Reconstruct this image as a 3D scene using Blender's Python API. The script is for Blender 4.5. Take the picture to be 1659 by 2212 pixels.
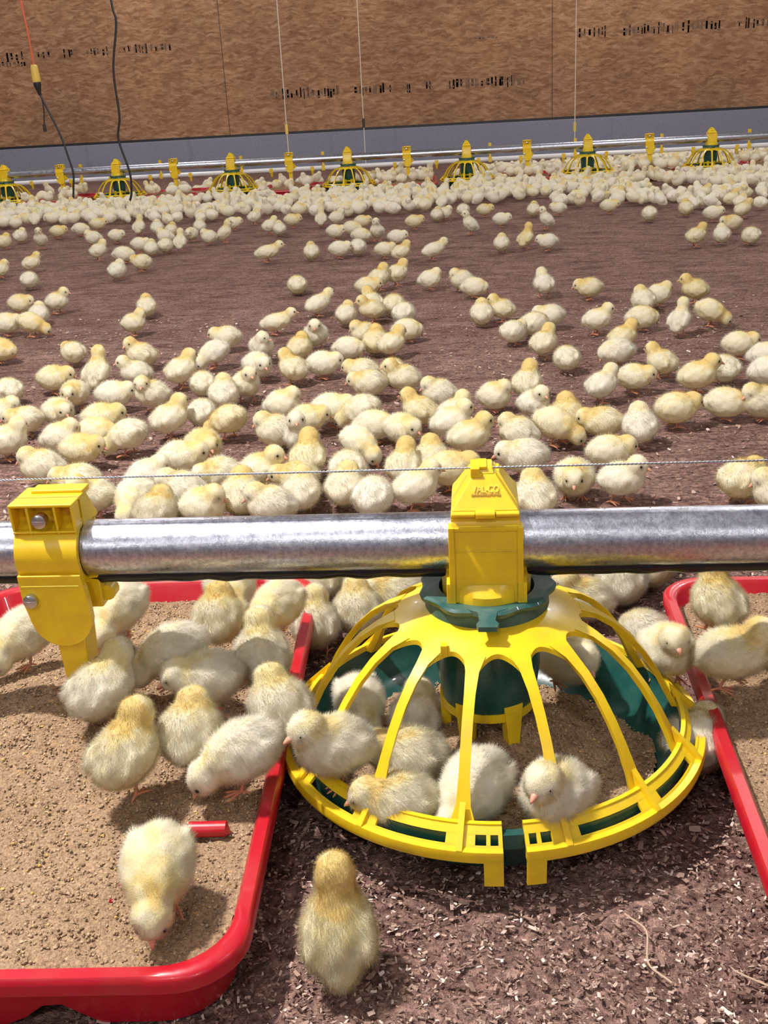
import bpy, math, random
import numpy as np
from mathutils import Vector, Matrix, noise
PI = math.pi
SC = bpy.context.scene
for o in list(bpy.data.objects): bpy.data.objects.remove(o)
C = SC.collection
# ------------------------------------------------------------------ camera
cam_d = bpy.data.cameras.new('camera'); cam = bpy.data.objects.new('camera', cam_d); C.objects.link(cam)
CAM_H, TH, RO, YA, F = 0.54, 0.3659, -0.0567, -0.0954, 2317.8
fw = Vector((math.sin(YA)*math.cos(TH), math.cos(YA)*math.cos(TH), -math.sin(TH)))
rr = Vector((math.cos(YA), -math.sin(YA), 0)); uu = rr.cross(fw)
r2 = rr*math.cos(RO)+uu*math.sin(RO); u2 = uu*math.cos(RO)-rr*math.sin(RO)
M = Matrix((r2, u2, -fw)).transposed().to_4x4(); M.translation = (0, 0, CAM_H)
cam.matrix_world = M
cam_d.sensor_fit = 'VERTICAL'; cam_d.sensor_height = 36; cam_d.sensor_width = 27; cam_d.lens = F*36/2212
cam_d.clip_start = 0.02; cam_d.clip_end = 60
SC.camera = cam
# ------------------------------------------------------------------ world, lamps, exposure
wd = bpy.data.worlds.new('world'); SC.world = wd; wd.use_nodes = True
wd.node_tree.nodes['Background'].inputs[0].default_value = (0.80, 0.84, 1.0, 1)
wd.node_tree.nodes['Background'].inputs[1].default_value = 0.30
def lamp(name, loc, power, radius, col=(1, 0.955, 0.90)):
    d = bpy.data.lights.new(name, 'POINT'); d.energy = power; d.shadow_soft_size = radius; d.color = col
    o = bpy.data.objects.new(name, d); C.objects.link(o); o.location = loc
    return o
lamp('ceiling_bulb_or_fill', (-1.05, 0.80, 2.30), 270, 0.03)
lamp('ceiling_bulb_or_fill', (-0.3, -1.7, 2.5), 38, 0.12)  # unseen soft fill, added behind the camera to brighten the chicks' fronts
lamp('ceiling_bulb_or_fill', (2.3, 0.6, 2.45), 22, 0.05)
for x, y, e in ((-2.6, 4.4, 64), (1.6, 4.4, 64), (-2.6, 8.3, 66), (1.2, 8.3, 62), (-5.0, 7.0, 50), (4.4, 7.0, 60), (-2.5, -3, 60), (2, -3, 60)):  # last two: unseen fill lamps added behind the camera for ambient light
    lamp('ceiling_bulb_or_fill', (x, y, 2.45), e, 0.05)
SC.view_settings.view_transform = 'Standard'; SC.view_settings.look = 'None'
SC.view_settings.gamma = 1; SC.view_settings.use_curve_mapping = False
SC.view_settings.exposure = 0.43
# ------------------------------------------------------------------ materials
def mat(name, col=(.5, .5, .5), rough=.5, metal=0., spec=.5):
    m = bpy.data.materials.new(name); m.use_nodes = True
    b = m.node_tree.nodes['Principled BSDF']
    b.inputs['Base Color'].default_value = (*col, 1); b.inputs['Roughness'].default_value = rough
    b.inputs['Metallic'].default_value = metal; b.inputs['Specular IOR Level'].default_value = spec
    return m
class NT:
    def __init__(s, m): s.m = m; s.t = m.node_tree; s.b = s.t.nodes['Principled BSDF']
    def n(s, typ, **kw):
        nd = s.t.nodes.new(typ)
        for k, v in kw.items():
            if k.startswith('i_'):
                key = k[2:]; key = int(key) if key.isdigit() else key.replace('_', ' ')
                nd.inputs[key].default_value = v
            else: setattr(nd, k, v)
        return nd
    def l(s, a, b): s.t.links.new(a, b)
    def coords(s, scale=(1, 1, 1), kind='Object'):
        tc = s.n('ShaderNodeTexCoord'); mp = s.n('ShaderNodeMapping'); mp.inputs['Scale'].default_value = scale
        s.l(tc.outputs[kind], mp.inputs[0]); return mp.outputs[0]
    def noise(s, v, scale, detail=3, rough=.55, dist=0):
        nd = s.n('ShaderNodeTexNoise'); nd.inputs['Scale'].default_value = scale; nd.inputs['Detail'].default_value = detail
        nd.inputs['Roughness'].default_value = rough; nd.inputs['Distortion'].default_value = dist
        s.l(v, nd.inputs['Vector']); return nd.outputs[0]
    def ramp(s, v, stops, interp='LINEAR'):
        nd = s.n('ShaderNodeValToRGB'); cr = nd.color_ramp; cr.interpolation = interp
        while len(cr.elements) < len(stops): cr.elements.new(.5)
        for e, (p, c) in zip(cr.elements, stops): e.position = p; e.color = (*c, 1) if len(c) == 3 else c
        s.l(v, nd.inputs[0]); return nd.outputs[0]
    def mix(s, f, a, b, mode='MIX'):
        nd = s.n('ShaderNodeMix', data_type='RGBA', blend_type=mode)
        for k, v in ((0, f), (6, a), (7, b)):
            if isinstance(v, (int, float)): nd.inputs[k].default_value = v
            elif isinstance(v, tuple): nd.inputs[k].default_value = (*v, 1)
            else: s.l(v, nd.inputs[k])
        return nd.outputs[2]
    def bump(s, h, strength=.5, dist=.002):
        nd = s.n('ShaderNodeBump'); nd.inputs['Strength'].default_value = strength; nd.inputs['Distance'].default_value = dist
        s.l(h, nd.inputs['Height']); s.l(nd.outputs[0], s.b.inputs['Normal'])
    def col(s, c): s.l(c, s.b.inputs['Base Color'])
MT = {}
# litter ground
m = mat('litter', rough=1, spec=.1); N = NT(m); v = N.coords()
a = N.noise(v, 9, 4); b = N.noise(v, 160, 4, .75); c = N.noise(N.coords((1, 2.2, 1)), 46, 3, .7)
base = N.ramp(a, [(.3, (.230, .148, .126)), (.7, (.345, .230, .198))])
fine = N.ramp(b, [(.30, (.30, .26, .25)), (.5, (.8, .77, .75)), (.68, (1.5, 1.42, 1.35))])
x = N.mix(1., base, fine, 'MULTIPLY'); y = N.ramp(c, [(.36, (.52, .47, .48)), (.5, (1, 1, 1)), (.66, (1.35, 1.30, 1.28))])
st = N.noise(N.coords((1, 2.6, 1)), 7, 5, .75, .8); x = N.mix(1., x, N.ramp(st, [(.36, (.66, .58, .60)), (.5, (1, .97, .98)), (.64, (1.16, 1.14, 1.16))]), 'MULTIPLY')
N.col(N.mix(.8, x, y, 'MULTIPLY')); N.bump(b, 1, .006); MT['litter'] = m
# shavings
m = mat('shaving', rough=.9, spec=.15); N = NT(m); g = N.n('ShaderNodeNewGeometry')
N.col(N.ramp(g.outputs['Random Per Island'], [(0, (.14, .082, .065)), (.3, (.25, .158, .128)), (.65, (.36, .240, .195)), (.88, (.50, .37, .31)), (1, (.74, .64, .58))]))
MT['shaving'] = m
# feed
m = mat('feed', rough=1, spec=.1); N = NT(m); v = N.coords()
b = N.noise(v, 420, 3, .7); a = N.noise(v, 14, 3); c = N.noise(v, 130, 2, .6)
x = N.mix(1., N.ramp(a, [(.3, (.35, .235, .15)), (.7, (.42, .29, .19))]), N.ramp(b, [(.3, (.48, .42, .38)), (.5, (.95, .93, .9)), (.7, (1.4, 1.38, 1.3))]), 'MULTIPLY')
N.col(N.mix(N.ramp(c, [(.68, (0, 0, 0)), (.76, (.8, .8, .8))]), x, (.70, .43, .10))); N.bump(b, 1, .003); MT['feed'] = m
m = mat('feed_grain', rough=.95, spec=.1); N = NT(m); g = N.n('ShaderNodeNewGeometry')
N.col(N.ramp(g.outputs['Random Per Island'], [(0, (.22, .14, .09)), (.4, (.36, .245, .155)), (.85, (.48, .35, .235)), (.95, (.58, .44, .29)), (1, (.66, .42, .08))]))
MT['feed_grain'] = m
def plastic(name, c1, c2, rough, trans=0., bump=0.):
    m = mat(name, c1, rough); N = NT(m); v = N.coords()
    N.col(N.mix(N.ramp(N.noise(v, 35, 4, .65), [(.42, (0, 0, 0)), (.75, (1, 1, 1))]), c1, c2))
    if bump: N.bump(N.noise(v, 700, 2), bump, .0004)
    N.b.inputs['Coat Weight'].default_value = .15
    if trans:
        N.b.inputs['Subsurface Weight'].default_value = trans; N.b.inputs['Subsurface Radius'].default_value = (.004, .003, .0006)
        N.b.inputs['Subsurface Scale'].default_value = 1
    return m
MT['yellow'] = plastic('yellow_plastic', (.86, .60, .012), (.74, .47, .02), .33, .25)
MT['yellow_far'] = mat('yellow_plastic_plain', (.80, .52, .015), .4)
MT['green'] = plastic('green_plastic', (.006, .060, .052), (.03, .10, .085), .28, 0, .2)
MT['collar'] = plastic('green_collar_plastic', (.012, .085, .08), (.10, .17, .14), .45, 0, .4)
MT['red'] = plastic('red_plastic', (.47, .005, .020), (.45, .025, .03), .32, .1)
m = mat('galvanised', (.62, .64, .72), .3, 1); N = NT(m); v = N.coords((1, 1, 1))
s1 = N.noise(v, 260, 4, .8); s2 = N.noise(v, 60, 3, .6)
N.col(N.mix(N.ramp(s1, [(.38, (0, 0, 0)), (.6, (1, 1, 1))]), (.40, .41, .50), (.66, .68, .78)))
N.l(N.ramp(s2, [(.3, (.24, .24, .24)), (.7, (.38, .38, .38))]), N.b.inputs['Roughness']); N.bump(s1, .35, .0006); MT['steel'] = m
MT['screw'] = mat('screw_steel', (.55, .55, .57), .3, 1)
MT['wire'] = mat('wire_steel', (.45, .46, .5), .35, 1)
MT['pvc'] = mat('white_pvc', (.75, .75, .78), .22)
m = mat('curb_concrete', (.17, .18, .22), .85); N = NT(m); v = N.coords()
N.col(N.mix(N.noise(v, 70, 5, .8), (.12, .125, .175), (.28, .285, .36))); MT['curb'] = m
# oriented strand board: stretched noise layers and blurred factory stamps
m = mat('strand_board', rough=.85, spec=.15); N = NT(m)
v0 = N.coords(); c = N.noise(v0, 1.3, 3); layers = []
for k, (rz, sc_) in enumerate(((.25, 15), (1.25, 19), (-.6, 23))):
    mp = N.n('ShaderNodeMapping'); mp.inputs['Rotation'].default_value = (0, rz, 0); mp.inputs['Scale'].default_value = (1, 1, 3.6); mp.inputs['Location'].default_value = (k*3.1, 0, k*1.7)
    nw = N.n('ShaderNodeTexNoise'); nw.inputs['Scale'].default_value = 9; N.l(v0, nw.inputs['Vector'])
    wm = N.n('ShaderNodeMix', data_type='VECTOR'); wm.inputs[0].default_value = .06; N.l(v0, wm.inputs[4]); N.l(nw.outputs['Color'], wm.inputs[5]); N.l(wm.outputs[1], mp.inputs[0])
    vo = N.n('ShaderNodeTexVoronoi'); vo.inputs['Scale'].default_value = sc_; N.l(mp.outputs[0], vo.inputs['Vector'])
    se = N.n('ShaderNodeSeparateColor'); N.l(vo.outputs['Color'], se.inputs[0]); layers.append(se.outputs[0])
ad = N.n('ShaderNodeMath', operation='ADD'); N.l(layers[0], ad.inputs[0]); N.l(layers[1], ad.inputs[1])
ad2 = N.n('ShaderNodeMath', operation='ADD'); N.l(ad.outputs[0], ad2.inputs[0]); N.l(layers[2], ad2.inputs[1])
di = N.n('ShaderNodeMath', operation='DIVIDE'); N.l(ad2.outputs[0], di.inputs[0]); di.inputs[1].default_value = 3
x = N.ramp(di.outputs[0], [(.12, (.19, .095, .052)), (.42, (.265, .14, .078)), (.60, (.315, .175, .098)), (.88, (.40, .24, .145))])
b = N.noise(N.coords((1.5, 1, 3)), 60, 4, .8)
x = N.mix(.8, x, N.ramp(b, [(.3, (.62, .58, .60)), (.5, (1, 1, 1)), (.7, (1.35, 1.3, 1.3))]), 'MULTIPLY')
x = N.mix(1., x, N.ramp(c, [(.35, (.84, .84, .84)), (.65, (1.1, 1.08, 1.06))]), 'MULTIPLY')
N.col(x); MT['osb'] = m
m = mat('board_ink', (.04, .03, .03), .9); N = NT(m)
MT['ink'] = m
MT['cord'] = mat('black_rubber', (.012, .012, .014), .5)
MT['orange_cord'] = mat('orange_cord', (.62, .10, .03), .5)
MT['string'] = mat('white_string', (.62, .54, .44), .8)
MT['plug'] = mat('plug_yellow', (.72, .50, .10), .45)
MT['shell'] = mat('barn_lining', (.22, .22, .24), .9)
# chick down
def down_mat(name):
    m = mat(name, rough=.95, spec=.15); N = NT(m); t = N.t
    at = N.n('ShaderNodeAttribute'); at.attribute_name = 'down'; oi = N.n('ShaderNodeObjectInfo')
    sp = N.n('ShaderNodeSeparateColor'); N.l(oi.outputs['Color'], sp.inputs[0])
    sp2 = N.n('ShaderNodeSeparateColor'); N.l(at.outputs['Color'], sp2.inputs[0])
    mu = N.n('ShaderNodeMath', operation='MULTIPLY'); N.l(sp2.outputs[0], mu.inputs[0]); N.l(sp.outputs[0], mu.inputs[1])
    ad = N.n('ShaderNodeMath', operation='MULTIPLY_ADD'); N.l(sp.outputs[1], ad.inputs[0]); ad.inputs[1].default_value = 1; N.l(mu.outputs[0], ad.inputs[2])
    cl = N.ramp(ad.outputs[0], [(0, (.96, .915, .80)), (.3, (.95, .885, .68)), (.65, (.92, .81, .46)), (1, (.88, .68, .28))])
    c2 = N.mix(sp2.outputs[1], cl, (.36, .29, .17))
    N.col(c2)
    hn = N.noise(N.coords((1, 1, 1)), 520, 4, .75); N.bump(hn, .55, .0022)
    tr = N.n('ShaderNodeBsdfTranslucent'); N.l(c2, tr.inputs[0]); mx = N.n('ShaderNodeMixShader'); mx.inputs[0].default_value = .30
    out = t.nodes['Material Output']; N.l(N.b.outputs[0], mx.inputs[1]); N.l(tr.outputs[0], mx.inputs[2]); N.l(mx.outputs[0], out.inputs[0])
    return m
MT['down'] = down_mat('down')
MT['beak'] = mat('beak_horn', (.62, .30, .20), .45)
MT['eye'] = mat('eye_black', (.008, .006, .006), .12)
MT['leg'] = mat('leg_skin', (.50, .20, .11), .6)
# ------------------------------------------------------------------ mesh tools
class MB:
    def __init__(s): s.v = []; s.f = []; s.mi = []
    def add(s, vs, fs, mi=0):
        n = len(s.v); s.v += [tuple(q) for q in vs]; s.f += [tuple(i+n for i in q) for q in fs]; s.mi += [mi]*len(fs); return s
    def box(s, lo, hi, mi=0):
        x0, y0, z0 = lo; x1, y1, z1 = hi
        return s.hexa([(x0, y0), (x1, y0), (x1, y1), (x0, y1)], z0, [(x0, y0), (x1, y0), (x1, y1), (x0, y1)], z1, mi)
    def hexa(s, a, z0, b, z1, mi=0):
        return s.add([(*p, z0) for p in a]+[(*p, z1) for p in b], [(3, 2, 1, 0), (4, 5, 6, 7)]+[(i, (i+1) % 4, 4+(i+1) % 4, 4+i) for i in range(4)], mi)
    def tube(s, pts, r, n=10, mi=0, cap=True):
        pts = [Vector(p) for p in pts]; rs = r if isinstance(r, (list, tuple)) else [r]*len(pts)
        vs = []; up = None
        for i, p in enumerate(pts):
            d = (pts[min(i+1, len(pts)-1)]-pts[max(i-1, 0)]).normalized()
            if up is None: up = Vector((0, 0, 1)) if abs(d.z) < .9 else Vector((1, 0, 0))
            a = d.cross(up).normalized(); up = a.cross(d).normalized()
            for k in range(n):
                t = 2*PI*k/n; vs.append(p+(a*math.cos(t)+up*math.sin(t))*rs[i])
        fs = [(i*n+k, i*n+(k+1) % n, (i+1)*n+(k+1) % n, (i+1)*n+k) for i in range(len(pts)-1) for k in range(n)]
        if cap: fs += [tuple(range(n-1, -1, -1)), tuple((len(pts)-1)*n+k for k in range(n))]
        return s.add(vs, fs, mi)
    def lathe(s, prof, n=64, a0=0, a1=2*PI, mi=0, c=(0, 0)):
        full = abs(a1-a0-2*PI) < 1e-6; m_ = n if full else n+1
        vs = [(c[0]+r*math.cos(a0+(a1-a0)*k/n), c[1]+r*math.sin(a0+(a1-a0)*k/n), z) for r, z in prof for k in range(m_)]
        fs = []
        for i in range(len(prof)-1):
            for k in range(n): fs.append((i*m_+k, i*m_+(k+1) % m_, (i+1)*m_+(k+1) % m_, (i+1)*m_+k))
        if not full and prof[0] == prof[-1] and len(prof) > 3:
            L = len(prof)-1; fs += [tuple(i*m_ for i in range(L)), tuple(i*m_+n for i in range(L-1, -1, -1))]
        return s.add(vs, fs, mi)
    def prism(s, prof, x0, x1, axis=0, mi=0):   # closed (a,b) outline extruded along an axis
        n = len(prof)
        def P(t, q): return (t, q[0], q[1]) if axis == 0 else (q[0], t, q[1]) if axis == 1 else (q[0], q[1], t)
        return s.add([P(x0, q) for q in prof]+[P(x1, q) for q in prof], [tuple(range(n-1, -1, -1)), tuple(range(n, 2*n))]+[(i, (i+1) % n, n+(i+1) % n, n+i) for i in range(n)], mi)
    def mesh(s, name, mats, smooth=True, ang=40):
        me = bpy.data.meshes.new(name); me.from_pydata(s.v, [], s.f)
        for m_ in (mats if isinstance(mats, (list, tuple)) else [mats]): me.materials.append(m_)
        me.polygons.foreach_set('material_index', s.mi)
        me.validate(); me.update()
        import bmesh
        bm = bmesh.new(); bm.from_mesh(me); bmesh.ops.recalc_face_normals(bm, faces=bm.faces)
        for e in bm.edges:
            e.smooth = not (len(e.link_faces) == 2 and e.calc_face_angle(0) > math.radians(ang))
        for f in bm.faces: f.smooth = smooth
        bm.to_mesh(me); bm.free()
        return me
    def build(s, name, mats, parent=None, smooth=True, ang=40, bevel=0):
        o = bpy.data.objects.new(name, s.mesh(name, mats, smooth, ang)); C.objects.link(o)
        if parent is not None: o.parent = parent
        if bevel:
            b = o.modifiers.new('bevel', 'BEVEL'); b.width = bevel; b.segments = 2; b.limit_method = 'ANGLE'; b.angle_limit = math.radians(35)
            b.harden_normals = True
        return o
def tag(o, label=None, cat=None, group=None, kind=None):
    for k, v_ in (('label', label), ('category', cat), ('group', group), ('kind', kind)):
        if v_: o[k] = v_
    return o
def empty(name, loc, rz=0):
    o = bpy.data.objects.new(name, None); C.objects.link(o); o.location = loc; o.rotation_euler.z = rz; o.empty_display_size = .05; return o
def copy_tree(o, parent=None):
    c_ = o.copy(); C.objects.link(c_)
    if parent is not None: c_.parent = parent
    for ch in [q for q in TREE[o.name]]: copy_tree(ch, c_)
    return c_
TREE = {}
def note(o):
    TREE[o.name] = [q for q in C.objects if q.parent == o]
    for q in TREE[o.name]: note(q)
def sm(a, b, x): t = min(1, max(0, (x-a)/(b-a))); return t*t*(3-2*t)
# ------------------------------------------------------------------ setting
PX, PY, PZ = 0.004, 0.792, 0.210       # near feeder axis, feed pipe height
FY = 7.22; FX0 = -0.795; SP = 0.762    # far feed line
WY = 10.0
rnd = random.Random(7)
# floor: fine uneven litter near, flat beyond, one mesh with graded rows
ys = [-5, -1.2, 0, .3]+[.3+.006*i for i in range(1, 170)]
y_ = ys[-1]; st = .006
while y_ < WY: st *= 1.035; y_ += st; ys.append(min(y_, WY))
xs = [-6.5, -4, -2.5, -1.5, -1, -.8]+[-.7+.006*i for i in range(0, 184)]+[.5, .7, 1, 1.6, 2.5, 4, 6]
fv = []
for y_ in ys:
    for x_ in xs:
        am = 1 if y_ < 1.3 else 1/(1+(y_-1.3)*3)
        z_ = am*(.0035*noise.noise((x_*60, y_*60, 0))+.003*noise.noise((x_*170, y_*170, 3)))+.006*noise.noise((x_*3, y_*3, 9))-.006
        fv.append((x_, y_, z_))
nx = len(xs); b = MB(); b.add(fv, [(j*nx+i, j*nx+i+1, (j+1)*nx+i+1, (j+1)*nx+i) for j in range(len(ys)-1) for i in range(nx-1)])
tag(b.build('floor', MT['litter']), kind='structure')
tag(MB().box((-6.5, WY, -.05), (6, WY+.12, 3.1)).build('wall_back', MT['osb'], smooth=False), kind='structure')
tag(MB().box((-6.5, WY-.14, -.02), (6, WY-.001, .305)).build('trim_1', MT['curb'], bevel=.004), kind='structure')
tag(MB().box((-6.5, WY-.012, .305), (6, WY-.0005, .325)).build('trim_2', MT['cord'], smooth=False), kind='structure')
tag(MB().box((-6.62, -5, -.05), (-6.5, WY+.12, 3.1)).build('wall_left', MT['shell'], smooth=False), kind='structure')
tag(MB().box((6, -5, -.05), (6.12, WY+.12, 3.1)).build('wall_right', MT['shell'], smooth=False), kind='structure')
tag(MB().box((-6.5, -5.12, -.05), (6, -5, 3.1)).build('wall_front', MT['shell'], smooth=False), kind='structure')
# board joints and blurred ink stamps on the strand board (thin printed marks)
wall = bpy.data.objects['wall_back']
jb = MB()
for jx in (-5.0, -2.14, .70, 3.4): jb.box((jx-.0025, WY-.0015, .326), (jx+.0025, WY+.001, 2.7))
jb.build('board_joint', mat('joint_gap', (.07, .04, .03), .9), wall, smooth=False)
def stamp(x0, x1, z0, z1, seed):
    q = random.Random(seed); s_ = MB(); x_ = x0
    while x_ < x1:
        w_ = q.uniform(.016, .045); h0 = z0+q.uniform(0, .35)*(z1-z0); h1 = z1-q.uniform(0, .35)*(z1-z0)
        for k in range(q.choice((2, 3, 3, 4))):
            xa = x_+q.uniform(0, w_*.6); s_.box((xa, WY-.0012, h0), (xa+q.uniform(.006, .016), WY+.001, h1))
        if q.random() < .9: zz = q.uniform(h0, h1-.012); s_.box((x_, WY-.0014, zz), (x_+w_*.8, WY+.001, zz+.012))
        x_ += w_+q.uniform(.002, .012)+(.12 if q.random() < .08 else 0)
    s_.build('ink_stamp', MT['ink_soft'], wall, smooth=False)
m = mat('faded_ink', (.10, .062, .045), .9); MT['ink_soft'] = m
N = NT(m); nz = N.noise(N.coords(), 30, 4, .8); N.col(N.ramp(nz, [(.36, (.10, .060, .048)), (.52, (.18, .10, .062)), (.66, (.27, .15, .085))]))
stamp(-4.15, -2.6, 1.03, 1.11, 1); stamp(-1.75, .45, .585, .685, 2); stamp(.92, 2.6, .93, 1.03, 3); stamp(0, .3, .98, 1.0, 4); stamp(-4.2, -3.9, .99, 1.04, 5)

# ------------------------------------------------------------------ loose shavings on the near litter
def chips(name, spots, label):
    s_ = MB()
    for (x_, y_, z_, L, W) in spots:
        a = rnd.uniform(0, PI); ti = rnd.uniform(-.5, .5); ro = rnd.uniform(-.6, .6); cv = rnd.uniform(-.25, .25)*L; t = .0004
        ca, sa = math.cos(a), math.sin(a); vs = []
        for u, w in ((-.5, -.5), (0, -.5*rnd.uniform(.7, 1.3)), (.5, -.4), (.5, .4), (0, .5), (-.5, .5)):
            lx, ly = u*L, w*W; lz = lx*math.sin(ti)*.7+ly*math.sin(ro)+(cv*(.25-u*u))
            vs.append((x_+lx*ca-ly*sa, y_+lx*sa+ly*ca, z_+lz+abs(math.sin(ti))*L*.3))
        vs += [(p[0], p[1], p[2]-t) for p in vs]
        s_.add(vs, [(0, 1, 4, 5), (1, 2, 3, 4), (11, 10, 7, 6), (10, 9, 8, 7)]+[(i, 6+i, 6+(i+1) % 6, (i+1) % 6) for i in range(6)])
    o = s_.build(name, MT['shaving'], smooth=False); return tag(o, label, 'wood shavings', kind='stuff')
sp = []
for i in range(42000):
    y_ = .40+1.0*rnd.random()**1.6; x_ = rnd.uniform(-.2-.35*(y_-.3), .30+.3*(y_-.3))
    k = rnd.random(); L = rnd.uniform(.0012, .0042) if k < .96 else rnd.uniform(.004, .009)
    sp.append((x_, y_, rnd.uniform(-.004, .001), L, L*rnd.uniform(.2, .6)))
for i in range(7000):
    y_ = 1.1+1.9*rnd.random()**1.5; x_ = rnd.uniform(-.35*y_-.2, .32*y_+.1); L = rnd.uniform(.003, .009)
    sp.append((x_, y_, rnd.uniform(-.005, .0), L, L*rnd.uniform(.25, .6)))
chips('wood_shavings', sp, 'loose brown wood shavings covering the barn floor around the trays')
for (x_, y_, L, a, lab) in ((.105, .575, .035, 1.9, 'thin pale straw stalk lying right of the foreground chick'), (.19, .52, .05, 2.3, 'long curved straw stalk lying in the lower right litter')):
    st_ = MB(); pts = [(x_+L*t*math.cos(a)+.006*math.sin(3*t), y_+L*t*math.sin(a), .003+.002*math.sin(5*t)) for t in [i/8 for i in range(-8, 9)]]
    st_.tube(pts, .0007, 6); tag(st_.build('straw', mat('straw', (.5, .36, .26), .8)), lab, 'straw')

# ------------------------------------------------------------------ red trays with feed
def rrect(hx, hy, r, n=8):
    out = []
    for cx, cy, a0 in ((hx-r, hy-r, 0), (-hx+r, hy-r, PI/2), (-hx+r, -hy+r, PI), (hx-r, -hy+r, 1.5*PI)):
        for k in range(n+1): a = a0+PI/2*k/n; out.append((cx+r*math.cos(a), cy+r*math.sin(a)))
    # insert points along straight edges
    res = []
    for i, p in enumerate(out):
        q = out[(i+1) % len(out)]; res.append(p); d = math.dist(p, q)
        if d > .05:
            m_ = int(d/.012)
            for k in range(1, m_): res.append((p[0]+(q[0]-p[0])*k/m_, p[1]+(q[1]-p[1])*k/m_))
    return res
def make_tray(hx, hy, H, r=.055, notch=True):
    root = empty('feed_tray', (0, 0, 0))
    lv = [(-.012, .0), (-.004, H-.014), (0.004, H-.012), (.004, H-.003), (.0015, H), (-.0065, H), (-.009, H-.003), (-.018, .014), (-.022, .010)]
    s_ = MB(); vs = []; n = None
    for off, z in lv:
        ring = rrect(hx+off, hy+off, max(.01, r+off)); ring = ring if n is None else ring
        if n is None: n = len(ring); base = ring
        # keep equal counts by offsetting the base ring towards the centre
        for p in base:
            q = (p[0]*(hx+off)/(hx-.012), p[1]*(hy+off)/(hy-.012))
            zz = z
            if z == 0 and notch:
                for nxp in (-.9, -.26, .34): zz = max(zz, .016*(1-((p[0]/hx-nxp)/.13)**2) if abs(p[0]/hx-nxp) < .13 and abs(p[1]) > hy*.8 else 0)
            vs.append((q[0], q[1], zz))
    fs = [(i*n+k, i*n+(k+1) % n, (i+1)*n+(k+1) % n, (i+1)*n+k) for i in range(len(lv)-1) for k in range(n)]
    fs.append(tuple((len(lv)-1)*n+k for k in range(n)))
    s_.add(vs, fs); s_.build('tray_body', MT['red'], root, ang=50)
    return root
def rib(root, x0, x1, y_, z_):
    s_ = MB(); n = 8; pts = [(x0, y_), (x1, y_)]
    s_.tube([(x0, y_, z_-.004), (x0+.003, y_, z_), (x1-.003, y_, z_), (x1, y_, z_-.004)], [.001, min(.006, (x1-x0)*.25), min(.006, (x1-x0)*.25), .001], 10)
    return s_.build('rib', MT['red'], root)
def make_feed(name, hx, hy, hfun, step, label, grains=0, circ=None, seed=0):
    nx_ = int(2*hx/step); ny_ = int(2*hy/step); vs = []; fs = []; idx = {}
    for j in range(ny_+1):
        for i in range(nx_+1):
            x_ = -hx+2*hx*i/nx_; y_ = -hy+2*hy*j/ny_
            if circ and math.hypot(x_, y_) > circ: continue
            rc = .045
            if not circ:
                dx, dy = abs(x_)-(hx-rc), abs(y_)-(hy-rc)
                if dx > 0 and dy > 0 and math.hypot(dx, dy) > rc: continue
            z_ = hfun(x_, y_)+.0016*noise.noise((x_*240+seed, y_*240, 0))+.0022*noise.noise((x_*90, y_*90, seed))
            idx[(i, j)] = len(vs); vs.append((x_, y_, z_))
    for (i, j) in idx:
        q = [(i, j), (i+1, j), (i+1, j+1), (i, j+1)]
        if all(k in idx for k in q): fs.append(tuple(idx[k] for k in q))
    s_ = MB(); s_.add(vs, fs)
    q_ = random.Random(seed)
    for k in range(grains):
        x_ = q_.uniform(-hx, hx)*.98; y_ = q_.uniform(-hy, hy)*.98
        if circ and math.hypot(x_, y_) > circ*.98: continue
        if not circ and abs(x_) > hx-.03 and abs(y_) > hy-.03: continue
        R = q_.uniform(.0006, .0016); z_ = hfun(x_, y_)+R*.3
        a = q_.uniform(0, PI); e = [(math.cos(a+PI/2*t)*R*q_.uniform(.7, 1.3), math.sin(a+PI/2*t)*R*q_.uniform(.7, 1.3)) for t in range(4)]
        s_.add([(x_+p[0], y_+p[1], z_) for p in e]+[(x_, y_, z_+R*q_.uniform(.6, 1.1)), (x_, y_, z_-R)], [(0, 1, 4), (1, 2, 4), (2, 3, 4), (3, 0, 4), (1, 0, 5), (2, 1, 5), (3, 2, 5), (0, 3, 5)], 1)
    o = s_.build(name, [MT['feed'], MT['feed_grain']], smooth=True, ang=80)
    return tag(o, label, 'feed', kind='stuff')
TH_, TW_, TD_ = .050, .184, .292
LT = (-.352, .782); RT = (.372, .765)
def hleft(x_, y_):     # local to the left tray centre: low at the back, heap at the post, full at the front
    d = math.hypot(x_+.03, (y_-.02)*1.0)
    return .030+.016*sm(.14, -.24, y_)+.034*math.exp(-(d/.115)**2)+.0035*noise.noise((x_*18, y_*18, 5))-.010*sm(.05, .17, x_)*sm(-.1, .1, y_)
def hright(x_, y_):
    d = math.hypot(x_-.02, y_-.03)
    return .034+.026*math.exp(-(d/.13)**2)+.004*noise.noise((x_*16, y_*16, 8))
lt = make_tray(TW_, TD_, TH_); lt.location = (*LT, 0); lt.rotation_euler.z = .045
tag(lt, 'red plastic feed tray at lower left, heaped with tan crumbled feed', 'tray', 'red feed trays beside the near feeder')
for (x0, x1, y_, z_) in ((.126, .158, -.152, .0495), (.088, .094, -.205, .0462), (.086, .0905, -.222, .0470)): rib(lt, x0, x1, y_, z_)
f_ = make_feed('chick_feed', TW_-.0075, TD_-.0075, hleft, .0022, 'tan crumbled feed filling the red tray at lower left', 16000, None, 1); f_.location = (*LT, 0); f_.rotation_euler.z = .045
rt = make_tray(TW_, TD_, TH_); rt.location = (*RT, 0); rt.rotation_euler.z = -.01
tag(rt, 'red plastic feed tray at right edge, beyond the yellow feeder', 'tray', 'red feed trays beside the near feeder')
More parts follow.
